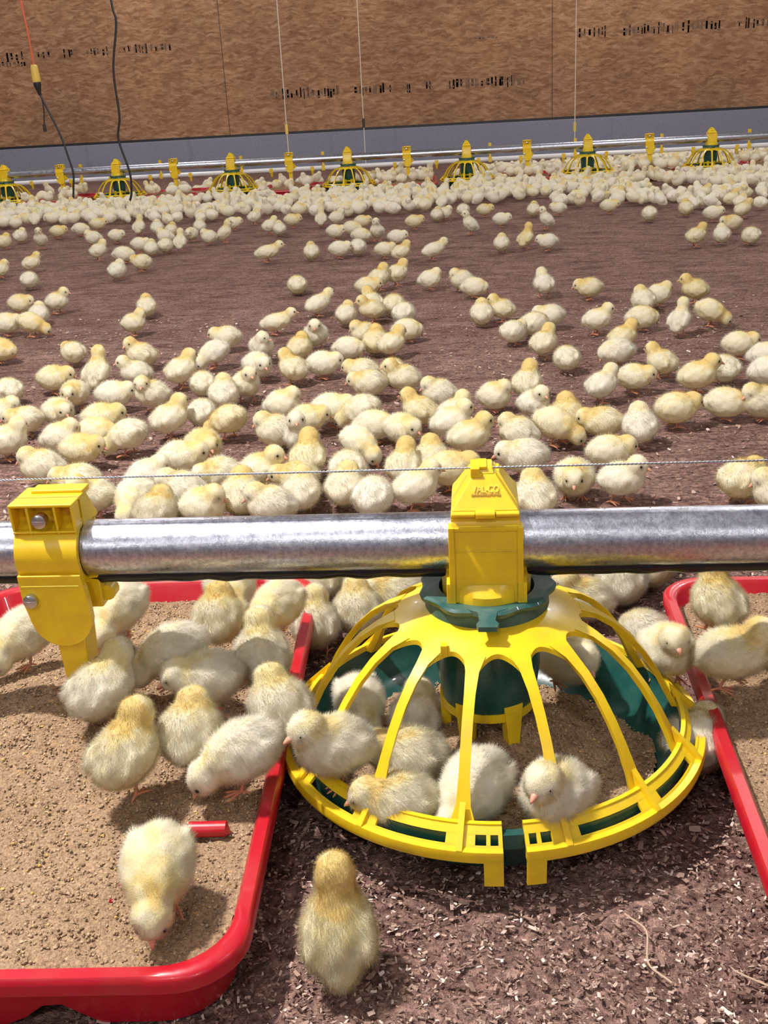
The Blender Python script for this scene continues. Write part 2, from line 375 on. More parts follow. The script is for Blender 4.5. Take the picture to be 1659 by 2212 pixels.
f_ = make_feed('chick_feed', TW_-.0075, TD_-.0075, hright, .0025, 'tan feed in the red tray at the right edge', 8000, None, 2); f_.location = (*RT, 0); f_.rotation_euler.z = -.01
CHICKS = [
(-0.538,3.264,0,104,'squat',0.50,'pale yellow chick crouched facing away, in back open litter, below fourth far feeder'),
(-0.315,3.172,0,1,'hunch',0.70,'yellow-headed chick hunched facing right, in back open litter, below fourth far feeder'),
(-0.290,3.288,0,60,'stand',0.60,'left pale yellow chick standing facing back right, in back open litter, below fourth far feeder'),
(-0.425,2.908,0,51,'run',0.40,'cream chick running facing back right, in mid litter, below fourth far feeder'),
(-0.501,2.677,0,6,'run',0.50,'pale yellow chick running facing right, in mid litter, below third far feeder'),
(-0.333,2.763,0,80,'squat',0.40,'left cream chick crouched facing away, in mid litter, below fourth far feeder'),
(-0.268,2.781,0,195,'stand',0.80,'yellow-headed chick standing facing left, in mid litter, below fourth far feeder'),
(-0.277,2.878,0,119,'stand',0.50,'pale yellow chick standing facing back left, in mid litter, below fourth far feeder'),
(-1.350,3.114,0,352,'hunch',0.70,'yellow-headed chick hunched facing right, in mid litter, below first far feeder'),
(-1.234,3.108,0,357,'stand',0.50,'left pale yellow chick standing facing right, in mid litter, below second far feeder'),
(-1.223,2.933,0,98,'squat',0.20,'whitish chick crouched facing away, in mid litter, below first far feeder'),
(-1.259,2.798,0,350,'hunch',0.40,'cream chick hunched facing right, in mid litter, below first far feeder'),
(-1.179,2.769,0,11,'peck',0.80,'yellow-headed chick pecking facing right, in mid litter, below first far feeder'),
(-0.929,2.993,0,105,'squat',0.50,'pale yellow chick crouched facing away, in mid litter, below second far feeder'),
(-0.889,2.732,0,349,'stand',0.50,'right pale yellow chick standing facing right, in mid litter, below second far feeder'),
(-0.935,2.402,0,138,'hunch',0.50,'pale yellow chick hunched facing back left, in the loose flock, below second far feeder'),
(-1.139,2.468,0,344,'squat',0.80,'yellow-headed chick crouched facing right, in the loose flock, below first far feeder'),
(-0.593,2.506,0,176,'hunch',0.40,'cream chick hunched facing left, in mid litter, below third far feeder'),
(-0.584,2.328,0,210,'peck',0.20,'whitish chick pecking facing front left, in the loose flock, below third far feeder'),
(-0.484,2.369,0,284,'stand',0.20,'whitish chick standing facing camera, in the loose flock, below third far feeder'),
(-0.750,2.330,0,177,'stand',0.60,'pale yellow chick standing facing left, in the loose flock, below second far feeder'),
(-0.711,2.160,0,194,'stand',0.30,'cream chick standing facing left, in the loose flock, below second far feeder'),
(-0.615,2.157,0,54,'stand',0.50,'pale yellow chick standing facing back right, in the loose flock, below third far feeder'),
(-0.549,2.075,0,101,'squat',0.40,'cream chick crouched facing away, in the loose flock, below third far feeder'),
(-0.460,2.195,0,304,'hunch',0.20,'whitish chick hunched facing front right, in the loose flock, below third far feeder'),
(-0.451,2.026,0,301,'stand',0.40,'cream chick standing facing front right, beyond the taut wire, below third far feeder'),
(-0.375,2.145,0,138,'stand',0.60,'pale yellow chick standing facing back left, in the loose flock, below fourth far feeder'),
(-0.398,2.379,0,79,'squat',0.90,'golden chick crouched facing away, in the loose flock, below fourth far feeder'),
(-0.373,2.470,0,277,'stand',0.30,'cream chick standing facing camera, in mid litter, below fourth far feeder'),
(-0.321,2.197,0,357,'hunch',0.30,'cream chick hunched facing right, in the loose flock, below fourth far feeder'),
(-0.287,2.362,0,0,'squat',0.30,'cream chick crouched facing right, in the loose flock, below fourth far feeder'),
(-0.261,2.502,0,194,'squat',0.60,'pale yellow chick crouched facing left, in mid litter, below fourth far feeder'),
(-0.228,2.408,0,90,'squat',0.80,'left yellow-headed chick crouched facing away, in mid litter, below fourth far feeder'),
(-0.231,2.122,0,167,'hunch',0.50,'left pale yellow chick hunched facing left, in the loose flock, below fourth far feeder'),
(-0.793,2.151,0,79,'upright',0.50,'pale yellow chick upright facing away, in the loose flock, below second far feeder'),
(-0.884,2.144,0,1,'hunch',0.70,'yellow-headed chick hunched facing right, in the loose flock, below first far feeder'),
(-0.794,2.016,0,270,'hunch',0.60,'pale yellow chick hunched facing camera, beyond the taut wire, below second far feeder'),
(-0.707,1.990,0,4,'hunch',0.30,'cream chick hunched facing right, beyond the taut wire, below second far feeder'),
(-0.623,1.972,0,221,'stand',0.40,'cream chick standing facing front left, beyond the taut wire, below second far feeder'),
(-0.543,1.791,0,49,'stand',0.50,'pale yellow chick standing facing back right, beyond the taut wire, below second far feeder'),
(-0.952,2.070,0,131,'squat',0.40,'cream chick crouched facing back left, beyond the taut wire, below first far feeder'),
(-0.500,1.858,0,93,'squat',0.30,'left cream chick crouched facing away, beyond the taut wire, below third far feeder'),
(-0.485,1.975,0,98,'squat',0.30,'right cream chick crouched facing away, beyond the taut wire, below third far feeder'),
(-0.436,1.780,0,169,'peck',0.90,'golden chick pecking facing left, beyond the taut wire, below third far feeder'),
(-0.357,1.888,0,356,'squat',0.40,'cream chick crouched facing right, beyond the taut wire, below third far feeder'),
(-0.296,1.790,0,0,'hunch',0.70,'yellow-headed chick hunched facing right, beyond the taut wire, below fourth far feeder'),
(-0.339,1.718,0,185,'squat',0.40,'cream chick crouched facing left, around the taut wire, below third far feeder'),
(-0.283,1.633,0,262,'upright',0.10,'whitish chick upright facing camera, around the taut wire, below fourth far feeder'),
(-0.260,1.547,0,91,'stand',0.80,'yellow-headed chick standing facing away, around the taut wire, below fourth far feeder'),
(-0.251,1.416,0,93,'squat',0.40,'left cream chick crouched facing away, right behind near pipe, below fourth far feeder'),
(-0.267,1.476,0,192,'hunch',0.70,'yellow-headed chick hunched facing left, right behind near pipe, below third far feeder'),
(-0.260,1.840,0,355,'hunch',0.40,'cream chick hunched facing right, beyond the taut wire, below fourth far feeder'),
(-0.207,2.016,0,184,'hunch',0.50,'right pale yellow chick hunched facing left, in the loose flock, below fourth far feeder'),
(-0.205,1.811,0,170,'peck',0.50,'pale yellow chick pecking facing left, beyond the taut wire, below fourth far feeder'),
(-0.176,1.741,0,359,'squat',0.40,'cream chick crouched facing right, beyond the taut wire, below fourth far feeder'),
(-0.890,1.898,0,349,'squat',0.40,'cream chick crouched facing right, beyond the taut wire, below first far feeder'),
(-0.824,1.838,0,193,'hunch',0.60,'pale yellow chick hunched facing left, beyond the taut wire, below first far feeder'),
(-0.777,1.879,0,312,'hunch',0.50,'pale yellow chick hunched facing front right, beyond the taut wire, below first far feeder'),
(-0.677,1.825,0,10,'hunch',0.70,'yellow-headed chick hunched facing right, beyond the taut wire, below second far feeder'),
(-0.798,1.695,0,357,'stand',0.40,'cream chick standing facing right, around the taut wire, below first far feeder'),
(-0.717,1.722,0,12,'squat',0.40,'cream chick crouched facing right, around the taut wire, below second far feeder'),
(-0.664,1.752,0,356,'squat',0.60,'pale yellow chick crouched facing right, around the taut wire, below second far feeder'),
(-0.652,1.640,0,354,'hunch',0.90,'golden chick hunched facing right, around the taut wire, below second far feeder'),
(-0.592,1.702,0,182,'peck',0.40,'cream chick pecking facing left, around the taut wire, below second far feeder'),
(-0.684,1.557,0,191,'squat',0.50,'pale yellow chick crouched facing left, right behind near pipe, below first far feeder'),
(-0.601,1.484,0,191,'hunch',0.60,'pale yellow chick hunched facing left, right behind near pipe, below second far feeder'),
(-0.468,1.580,0,3,'hunch',0.50,'pale yellow chick hunched facing right, around the taut wire, below third far feeder'),
(-0.445,1.641,0,301,'hunch',0.90,'golden chick hunched facing front right, around the taut wire, below third far feeder'),
(-0.549,1.405,0,228,'stand',0.60,'pale yellow chick standing facing front left, right behind near pipe, below second far feeder'),
(-0.488,1.395,0,261,'peck',0.40,'cream chick pecking facing camera, right behind near pipe, below second far feeder'),
(-0.499,1.502,0,7,'squat',0.20,'whitish chick crouched facing right, right behind near pipe, below second far feeder'),
(-0.426,1.429,0,192,'squat',0.30,'left cream chick crouched facing left, right behind near pipe, below third far feeder'),
(-0.387,1.493,0,225,'hunch',0.50,'pale yellow chick hunched facing front left, right behind near pipe, below third far feeder'),
(-0.336,1.405,0,93,'squat',0.60,'pale yellow chick crouched facing away, right behind near pipe, below third far feeder'),
(-0.325,1.498,0,346,'stand',0.50,'pale yellow chick standing facing right, right behind near pipe, below third far feeder'),
(-0.195,1.511,0,91,'squat',0.30,'right cream chick crouched facing away, right behind near pipe, below fourth far feeder'),
(-0.191,1.432,0,78,'squat',0.40,'middle cream chick crouched facing away, right behind near pipe, below fourth far feeder'),
(-0.189,1.631,0,318,'peck',0.50,'pale yellow chick pecking facing front right, around the taut wire, below fourth far feeder'),
(-0.147,1.388,0,85,'squat',0.10,'whitish chick crouched facing away, right behind near pipe, below fourth far feeder'),
(-0.285,1.363,0,188,'squat',0.40,'right cream chick crouched facing left, right behind near pipe, below third far feeder'),
(-0.383,1.365,0,345,'squat',0.50,'pale yellow chick crouched facing right, right behind near pipe, below third far feeder'),
(-0.442,1.344,0,77,'squat',0.50,'pale yellow chick crouched facing away, right behind near pipe, below second far feeder'),
(-0.607,1.384,0,5,'squat',0.30,'cream chick crouched facing right, right behind near pipe, below first far feeder'),
(-0.239,3.361,0,45,'stand',0.60,'right pale yellow chick standing facing back right, in back open litter, below fourth far feeder'),
(-0.135,3.271,0,2,'squat',0.30,'left cream chick crouched facing right, in back open litter, below fifth far feeder'),
(-0.037,3.227,0,190,'squat',0.40,'cream chick crouched facing left, in back open litter, below fifth far feeder'),
(-0.003,3.101,0,359,'squat',0.40,'right cream chick crouched facing right, in back open litter, below fifth far feeder'),
(0.192,3.056,0,99,'stand',0.10,'whitish chick standing facing away, in back open litter, below sixth far feeder'),
(0.313,2.992,0,180,'hunch',0.70,'yellow-headed chick hunched facing left, in back open litter, below sixth far feeder'),
(0.426,2.782,0,103,'squat',0.40,'cream chick crouched facing away, in back open litter, below sixth far feeder'),
(0.478,2.869,0,5,'squat',0.40,'cream chick crouched facing right, in back open litter, below seventh far feeder'),
(0.575,2.881,0,168,'stand',0.90,'golden chick standing facing left, in back open litter, below seventh far feeder'),
(0.553,2.581,0,355,'peck',0.70,'yellow-headed chick pecking facing right, in mid litter, below seventh far feeder'),
(0.465,2.491,0,56,'upright',0.30,'cream chick upright facing back right, in mid litter, below seventh far feeder'),
(0.283,2.536,0,355,'stand',0.40,'cream chick standing facing right, in mid litter, below sixth far feeder'),
(0.069,2.723,0,170,'stand',0.70,'yellow-headed chick standing facing left, in mid litter, below fifth far feeder'),
(0.016,2.690,0,89,'squat',0.40,'cream chick crouched facing away, in mid litter, below fifth far feeder'),
(0.137,2.536,0,41,'squat',0.40,'cream chick crouched facing back right, in mid litter, below sixth far feeder'),
(0.085,2.456,0,48,'hunch',0.30,'cream chick hunched facing back right, in mid litter, below fifth far feeder'),
(0.181,2.623,0,177,'hunch',0.30,'cream chick hunched facing left, in mid litter, below sixth far feeder'),
(-0.182,2.734,0,82,'squat',0.30,'right cream chick crouched facing away, in mid litter, below fourth far feeder'),
(-0.216,2.866,0,87,'squat',0.70,'right yellow-headed chick crouched facing away, in mid litter, below fourth far feeder'),
(-0.188,2.360,0,42,'stand',0.60,'pale yellow chick standing facing back right, in mid litter, below fourth far feeder'),
(-0.165,2.537,0,12,'squat',0.40,'cream chick crouched facing right, in mid litter, below fourth far feeder'),
(0.145,2.307,0,60,'stand',0.50,'pale yellow chick standing facing back right, in mid litter, below sixth far feeder'),
(0.184,2.186,0,93,'squat',0.40,'cream chick crouched facing away, in the loose flock, below sixth far feeder'),
(0.316,2.336,0,31,'stand',0.80,'yellow-headed chick standing facing back right, in mid litter, below sixth far feeder'),
(0.390,2.570,0,7,'squat',0.50,'pale yellow chick crouched facing right, in mid litter, below sixth far feeder'),
(0.363,2.103,0,140,'stand',0.70,'yellow-headed chick standing facing back left, in the loose flock, below seventh far feeder'),
(0.293,2.231,0,190,'squat',0.20,'whitish chick crouched facing left, in the loose flock, below sixth far feeder'),
(0.227,1.939,0,40,'stand',0.20,'whitish chick standing facing back right, beyond the taut wire, below sixth far feeder'),
(0.295,2.005,0,345,'hunch',0.60,'pale yellow chick hunched facing right, in the loose flock, below sixth far feeder'),
(0.542,2.246,0,3,'hunch',0.50,'pale yellow chick hunched facing right, in mid litter, below seventh far feeder'),
(0.570,2.150,0,347,'squat',0.20,'left whitish chick crouched facing right, in the loose flock, below seventh far feeder'),
(0.543,2.025,0,8,'squat',0.20,'right whitish chick crouched facing right, in the loose flock, below seventh far feeder'),
(0.472,2.052,0,99,'squat',0.40,'cream chick crouched facing away, in the loose flock, below seventh far feeder'),
(0.405,1.975,0,357,'stand',0.70,'yellow-headed chick standing facing right, in the loose flock, below seventh far feeder'),
(0.332,1.773,0,14,'hunch',0.70,'yellow-headed chick hunched facing right, beyond the taut wire, below seventh far feeder'),
(0.420,1.812,0,349,'squat',0.60,'pale yellow chick crouched facing right, beyond the taut wire, below seventh far feeder'),
(0.481,1.805,0,194,'squat',0.50,'pale yellow chick crouched facing left, beyond the taut wire, below seventh far feeder'),
(-0.170,2.132,0,88,'squat',0.60,'pale yellow chick crouched facing away, in the loose flock, below fourth far feeder'),
(-0.141,2.034,0,188,'stand',0.60,'pale yellow chick standing facing left, in the loose flock, below fourth far feeder'),
(-0.069,1.934,0,188,'squat',0.40,'cream chick crouched facing left, beyond the taut wire, below fifth far feeder'),
(-0.099,1.803,0,150,'stand',0.80,'yellow-headed chick standing facing back left, beyond the taut wire, below fifth far feeder'),
(0.031,1.907,0,330,'squat',0.50,'pale yellow chick crouched facing front right, beyond the taut wire, below fifth far feeder'),
(0.093,1.963,0,75,'stand',0.60,'pale yellow chick standing facing away, beyond the taut wire, below fifth far feeder'),
(0.098,1.825,0,299,'stand',0.30,'cream chick standing facing front right, beyond the taut wire, below sixth far feeder'),
(0.150,1.764,0,91,'squat',0.95,'golden chick crouched facing away, beyond the taut wire, below sixth far feeder'),
(-0.040,1.784,0,30,'stand',0.30,'cream chick standing facing back right, beyond the taut wire, below fifth far feeder'),
(-0.046,1.722,0,5,'stand',0.30,'cream chick standing facing right, beyond the taut wire, below fifth far feeder'),
(-0.015,1.640,0,1,'stand',0.70,'yellow-headed chick standing facing right, around the taut wire, below fifth far feeder'),
(-0.071,1.554,0,95,'squat',0.70,'yellow-headed chick crouched facing away, around the taut wire, below fifth far feeder'),
(-0.125,1.706,0,313,'hunch',0.50,'pale yellow chick hunched facing front right, around the taut wire, below fourth far feeder'),
(-0.111,1.505,0,82,'stand',0.60,'pale yellow chick standing facing away, right behind near pipe, below fourth far feeder'),
(-0.090,1.410,0,14,'stand',0.30,'cream chick standing facing right, right behind near pipe, below fifth far feeder'),
(-0.042,1.490,0,7,'hunch',0.80,'yellow-headed chick hunched facing right, right behind near pipe, below fifth far feeder'),
(0.066,1.673,0,164,'squat',0.40,'cream chick crouched facing left, around the taut wire, below fifth far feeder'),
(0.126,1.690,0,347,'peck',0.70,'yellow-headed chick pecking facing right, around the taut wire, below sixth far feeder'),
(0.069,1.538,0,184,'hunch',0.20,'whitish chick hunched facing left, around the taut wire, below fifth far feeder'),
(0.203,1.711,0,173,'hunch',0.70,'yellow-headed chick hunched facing left, beyond the taut wire, below sixth far feeder'),
(0.259,1.684,0,87,'squat',0.20,'whitish chick crouched facing away, around the taut wire, below sixth far feeder'),
(0.195,1.555,0,9,'hunch',0.50,'pale yellow chick hunched facing right, around the taut wire, below sixth far feeder'),
(0.133,1.439,0,265,'hunch',0.50,'pale yellow chick hunched facing camera, right behind near pipe, below sixth far feeder'),
(0.195,1.421,0,328,'stand',0.20,'whitish chick standing facing front right, right behind near pipe, below sixth far feeder'),
(0.075,1.367,0,97,'squat',0.50,'pale yellow chick crouched facing away, right behind near pipe, below sixth far feeder'),
(0.357,1.412,0,46,'hunch',0.70,'yellow-headed chick hunched facing back right, right behind near pipe, below seventh far feeder'),
(0.394,1.362,0,169,'squat',0.40,'cream chick crouched facing left, right behind near pipe, below seventh far feeder'),
(-1.671,4.017,0,42,'stand',0.60,'pale yellow chick standing facing back right, in back open litter, below first far feeder'),
(-1.519,3.613,0,98,'squat',0.20,'whitish chick crouched facing away, in back open litter, below first far feeder'),
(-1.759,3.929,0,15,'squat',0.60,'pale yellow chick crouched facing right, in back open litter, below first far feeder'),
(-1.254,3.753,0,76,'squat',0.10,'whitish chick crouched facing away, in back open litter, below second far feeder'),
(-1.215,3.925,0,168,'hunch',0.70,'yellow-headed chick hunched facing left, in back open litter, below second far feeder'),
(-1.370,4.194,0,7,'squat',0.30,'cream chick crouched facing right, ahead of the crowd, below second far feeder'),
(-1.503,4.299,0,55,'stand',0.40,'cream chick standing facing back right, ahead of the crowd, below second far feeder'),
(-1.612,4.876,0,346,'hunch',0.30,'left cream chick hunched facing right, ahead of the crowd, below second far feeder'),
(-1.699,4.825,0,190,'squat',0.30,'left cream chick crouched facing left, ahead of the crowd, below second far feeder'),
(-1.302,4.356,0,99,'squat',0.30,'left cream chick crouched facing away, ahead of the crowd, below second far feeder'),
(-1.391,4.495,0,6,'hunch',0.30,'right cream chick hunched facing right, ahead of the crowd, below second far feeder'),
(-1.264,4.438,0,84,'squat',0.40,'right cream chick crouched facing away, ahead of the crowd, below second far feeder'),
(-1.210,4.468,0,88,'upright',0.30,'cream chick upright facing away, ahead of the crowd, below third far feeder'),
(-1.349,4.752,0,175,'squat',0.30,'right cream chick crouched facing left, ahead of the crowd, below second far feeder'),
(-1.490,5.125,0,100,'squat',0.10,'whitish chick crouched facing away, along the crowd edge, below second far feeder'),
(-1.399,5.037,0,84,'squat',0.50,'pale yellow chick crouched facing away, along the crowd edge, below second far feeder'),
(-1.582,5.141,0,84,'upright',0.40,'cream chick upright facing away, along the crowd edge, below second far feeder'),
(-1.888,5.448,0,13,'hunch',0.80,'yellow-headed chick hunched facing right, along the crowd edge, below second far feeder'),
(-1.916,5.266,0,13,'squat',0.30,'cream chick crouched facing right, along the crowd edge, below second far feeder'),
(-1.999,5.186,0,14,'hunch',0.90,'golden chick hunched facing right, ahead of the crowd, below second far feeder'),
(-1.925,4.775,0,279,'upright',0.30,'cream chick upright facing camera, ahead of the crowd, below first far feeder'),
(-2.144,5.079,0,76,'squat',0.30,'cream chick crouched facing away, ahead of the crowd, below first far feeder'),
(-2.130,4.858,0,76,'squat',0.70,'yellow-headed chick crouched facing away, ahead of the crowd, below first far feeder'),
(-0.763,4.026,0,1,'run',0.50,'pale yellow chick running facing right, ahead of the crowd, below third far feeder'),
(-0.600,4.025,0,101,'squat',0.40,'cream chick crouched facing away, ahead of the crowd, below fourth far feeder'),
(-0.498,4.042,0,12,'hunch',0.20,'left whitish chick hunched facing right, ahead of the crowd, below fourth far feeder'),
(-0.434,4.097,0,94,'squat',0.10,'whitish chick crouched facing away, ahead of the crowd, below fourth far feeder'),
(-0.326,3.990,0,14,'hunch',0.50,'pale yellow chick hunched facing right, ahead of the crowd, below fourth far feeder'),
(-0.258,3.864,0,33,'stand',0.60,'pale yellow chick standing facing back right, ahead of the crowd, below fourth far feeder'),
(-0.303,4.347,0,351,'hunch',0.20,'right whitish chick hunched facing right, ahead of the crowd, below fourth far feeder'),
(-0.394,4.510,0,264,'upright',0.20,'whitish chick upright facing camera, ahead of the crowd, below fourth far feeder'),
(-0.461,4.489,0,352,'squat',0.40,'cream chick crouched facing right, ahead of the crowd, below fourth far feeder'),
(-0.528,4.765,0,353,'squat',0.50,'pale yellow chick crouched facing right, along the crowd edge, below fourth far feeder'),
(-0.582,4.624,0,347,'hunch',0.40,'cream chick hunched facing right, ahead of the crowd, below fourth far feeder'),
(-0.503,4.999,0,356,'hunch',0.70,'right yellow-headed chick hunched facing right, along the crowd edge, below fourth far feeder'),
(-0.640,5.167,0,344,'stand',0.30,'cream chick standing facing right, along the crowd edge, below fourth far feeder'),
(-0.709,5.137,0,91,'upright',0.30,'cream chick upright facing away, along the crowd edge, below fourth far feeder'),
(-0.862,4.873,0,104,'squat',0.20,'right whitish chick crouched facing away, along the crowd edge, below third far feeder'),
(-0.919,4.946,0,43,'stand',0.30,'right cream chick standing facing back right, along the crowd edge, below third far feeder'),
(-1.077,5.406,0,48,'stand',0.30,'left cream chick standing facing back right, along the crowd edge, below third far feeder'),
(-0.856,5.197,0,3,'hunch',0.70,'left yellow-headed chick hunched facing right, along the crowd edge, below fourth far feeder'),
(-1.140,5.195,0,13,'hunch',0.30,'cream chick hunched facing right, along the crowd edge, below third far feeder'),
(-1.075,4.704,0,7,'upright',0.50,'pale yellow chick upright facing right, ahead of the crowd, below third far feeder'),
(-1.136,4.678,0,190,'squat',0.30,'cream chick crouched facing left, ahead of the crowd, below third far feeder'),
(-1.249,4.814,0,264,'hunch',0.30,'cream chick hunched facing camera, ahead of the crowd, below third far feeder'),
(-1.289,5.140,0,103,'squat',0.20,'left whitish chick crouched facing away, along the crowd edge, below third far feeder'),
(-0.142,3.898,0,34,'run',0.40,'cream chick running facing back right, ahead of the crowd, below fifth far feeder'),
(0.101,4.026,0,87,'squat',0.30,'cream chick crouched facing away, ahead of the crowd, below fifth far feeder'),
(0.191,4.073,0,52,'upright',0.95,'golden chick upright facing back right, ahead of the crowd, below fifth far feeder'),
(0.268,4.009,0,174,'hunch',0.20,'whitish chick hunched facing left, ahead of the crowd, below sixth far feeder'),
(0.306,4.661,0,192,'upright',0.20,'whitish chick upright facing left, along the crowd edge, below sixth far feeder'),
(-0.012,4.604,0,191,'upright',0.20,'whitish chick upright facing left, along the crowd edge, below fifth far feeder'),
(0.121,4.821,0,349,'hunch',0.20,'whitish chick hunched facing right, along the crowd edge, below fifth far feeder'),
(-0.168,5.162,0,81,'squat',0.40,'left cream chick crouched facing away, along the crowd edge, below fifth far feeder'),
(-0.134,5.214,0,345,'squat',0.30,'cream chick crouched facing right, along the crowd edge, below fifth far feeder'),
(-0.261,4.885,0,11,'hunch',0.80,'left yellow-headed chick hunched facing right, along the crowd edge, below fifth far feeder'),
(-0.047,5.317,0,84,'squat',0.30,'right cream chick crouched facing away, along the crowd edge, below fifth far feeder'),
(0.054,5.272,0,356,'hunch',0.80,'right yellow-headed chick hunched facing right, along the crowd edge, below fifth far feeder'),
(0.279,5.172,0,82,'squat',0.40,'left cream chick crouched facing away, along the crowd edge, below sixth far feeder'),
(0.395,5.181,0,167,'hunch',0.30,'cream chick hunched facing left, along the crowd edge, below sixth far feeder'),
(0.745,4.777,0,88,'squat',0.30,'right cream chick crouched facing away, along the crowd edge, below sixth far feeder'),
(0.621,5.161,0,351,'hunch',0.60,'pale yellow chick hunched facing right, along the crowd edge, below sixth far feeder'),
(0.924,4.923,0,92,'squat',0.60,'pale yellow chick crouched facing away, along the crowd edge, below seventh far feeder'),
(0.987,4.673,0,350,'hunch',0.30,'cream chick hunched facing right, along the crowd edge, below seventh far feeder'),
(1.124,4.739,0,45,'run',0.70,'yellow-headed chick running facing back right, along the crowd edge, below seventh far feeder'),
(0.979,4.288,0,194,'hunch',0.70,'yellow-headed chick hunched facing left, along the crowd edge, below seventh far feeder'),
(0.879,3.993,0,85,'squat',0.10,'whitish chick crouched facing away, ahead of the crowd, below seventh far feeder'),
(0.967,3.937,0,104,'squat',0.40,'cream chick crouched facing away, ahead of the crowd, below seventh far feeder'),
(0.779,3.939,0,30,'stand',0.80,'yellow-headed chick standing facing back right, ahead of the crowd, below seventh far feeder'),
(-0.350,0.913,0.066,250,'peck',0.40,'large fluffy cream chick pecking beside the yellow post in the left red tray'),
(-0.430,0.870,0.060,235,'peck',0.30,'whitish chick bending down left of the yellow post foot, by red tray wall'),
(-0.251,0.905,0.062,95,'squat',0.60,'cream chick with yellow back patch at the rear of left red tray'),
(-0.200,0.933,0.055,235,'peck',0.50,'cream chick pecking in the rear right corner of left red tray'),
(-0.274,0.822,0.066,200,'peck',0.30,'chick facing left with shaded head, rearmost of two under the pipe shadow'),
(-0.233,0.784,0.064,200,'hunch',0.25,'chick facing left with shaded head, nearer of two in the pipe shadow'),
(-0.194,0.824,0.058,100,'stand',0.30,'whitish chick sitting upright beside the right wall of left red tray'),
(-0.315,0.756,0.066,62,'stand',0.35,'chick seen from behind just right of the yellow post, head in pipe shadow'),
(-0.270,0.670,0.060,75,'stand',0.70,'ruffled cream chick seen from behind with yellow head, front of tray group'),
(-0.230,0.709,0.060,90,'squat',0.45,'round pale chick seen from behind, right of the ruffled yellow-headed chick'),
(-0.183,0.677,0.058,200,'peck',0.25,'whitish chick facing left with lowered beak touching feed at tray edge'),
(-0.213,0.551,0.055,275,'peck',0.60,'lone chick pecking alone in open feed at the tray front, top view'),
(-0.165,0.746,0.060,120,'squat',0.35,'cream chick perched on red tray rim touching the yellow feeder grill'),
(-0.114,0.695,0.050,215,'stand',0.35,'chick standing on the left rim of near yellow feeder, orange feet visible'),
(-0.098,0.550,0,98,'upright',0.85,'yellow-backed chick standing on bare litter in front of near feeder, seen from behind'),
(-0.109,0.822,0.016,290,'peck',0.30,'chick inside near feeder pecking downward, left of the green cylinder'),
(-0.058,0.800,0.016,85,'squat',0.10,'white-backed chick inside near feeder, beside the green cylinder'),
(-0.060,0.726,0.024,178,'hunch',0.50,'cream chick in the feeder front with its head left, farther of two heads'),
(-0.009,0.678,0.024,235,'peck',0.15,'largest white chick inside the feeder front, behind the central spoke'),
(-0.065,0.669,0.024,186,'hunch',0.50,'cream chick in the feeder front with its head left, nearer of two heads'),
(0.052,0.664,0.030,240,'stand',0.30,'chick inside near feeder right of centre, facing the camera behind a spoke'),
(0.075,0.876,0.030,300,'hunch',0.20,'chick at the rear right inside near feeder, partly hidden under grill'),
(-0.258,0.989,0.050,290,'peck',0.40,'cream chick behind the near pipe at the rear wall of left red tray'),
(-0.272,1.139,0,270,'peck',0.40,'chick just outside the rear right corner of left red tray, under pipe'),
(-0.174,0.999,0,95,'stand',0.30,'pale chick on litter between left red tray and near feeder'),
(-0.186,1.108,0,90,'stand',0.50,'yellowish chick behind the pale one between left tray and feeder'),
(-0.134,1.038,0,100,'squat',0.40,'small cream chick on litter behind the left arch of near feeder'),
(-0.135,1.131,0,90,'squat',0.20,'whitish chick below the pipe, left of the chick with dark open eye'),
(-0.094,1.077,0,195,'hunch',0.50,'yellowish chick facing left with dark eye, behind near feeder left shoulder'),
(-0.060,1.122,0,10,'stand',0.10,'whitish chick half hidden behind the dark green collar of near feeder'),
(0.111,1.050,0,185,'stand',0.50,'cream chick with dark eye facing left behind near feeder right shoulder'),
(0.155,1.105,0,90,'squat',0.30,'pale chick seen from behind under pipe, right of the dark-eyed one'),
(0.165,0.982,0,120,'squat',0.15,'round whitish chick squeezed between near feeder and right red tray'),
(0.193,1.151,0,90,'squat',0.70,'small yellow chick beyond the corner of right red tray, under pipe'),
(0.162,0.854,0.045,275,'stand',0.45,'chick facing camera at left rim of right red tray'),
(0.210,0.825,0.055,350,'stand',0.50,'big cream chick facing right with dark eye in right red tray'),
(0.220,0.925,0.055,95,'stand',0.60,'cream chick with yellow neck, rear one in right red tray'),
(0.261,0.849,0.055,180,'squat',0.30,'pale chick cut by the photo edge in right red tray'),
(0.175,0.781,0,60,'hunch',0.20,'pale chick wedged between near feeder right rim and right red tray'),
(-0.409,0.964,0.062,110,'squat',0.30,'pale chick partly hidden behind the yellow post top in left tray'),
]
CROWD_FRONT = [(-2.5, 5.66), (-2.29, 5.8), (-2.04, 5.8), (-1.79, 5.81), (-1.44, 5.45), (-1.28, 5.82), (-1.01, 5.7), (-0.76, 5.59), (-0.51, 5.48), (-0.28, 5.6), (-0.05, 5.73), (0.19, 5.73), (0.4, 5.46), (0.63, 5.51), (0.82, 5.3), (1.0, 5.11), (1.29, 4.97)]
CROWD_BACK = [(-3.5, 8.03), (-2.86, 8.23), (-2.18, 8.39), (-1.06, 7.99), (-0.42, 8.48), (0.28, 8.48), (0.98, 8.68), (1.71, 8.84), (2.27, 8.89)]
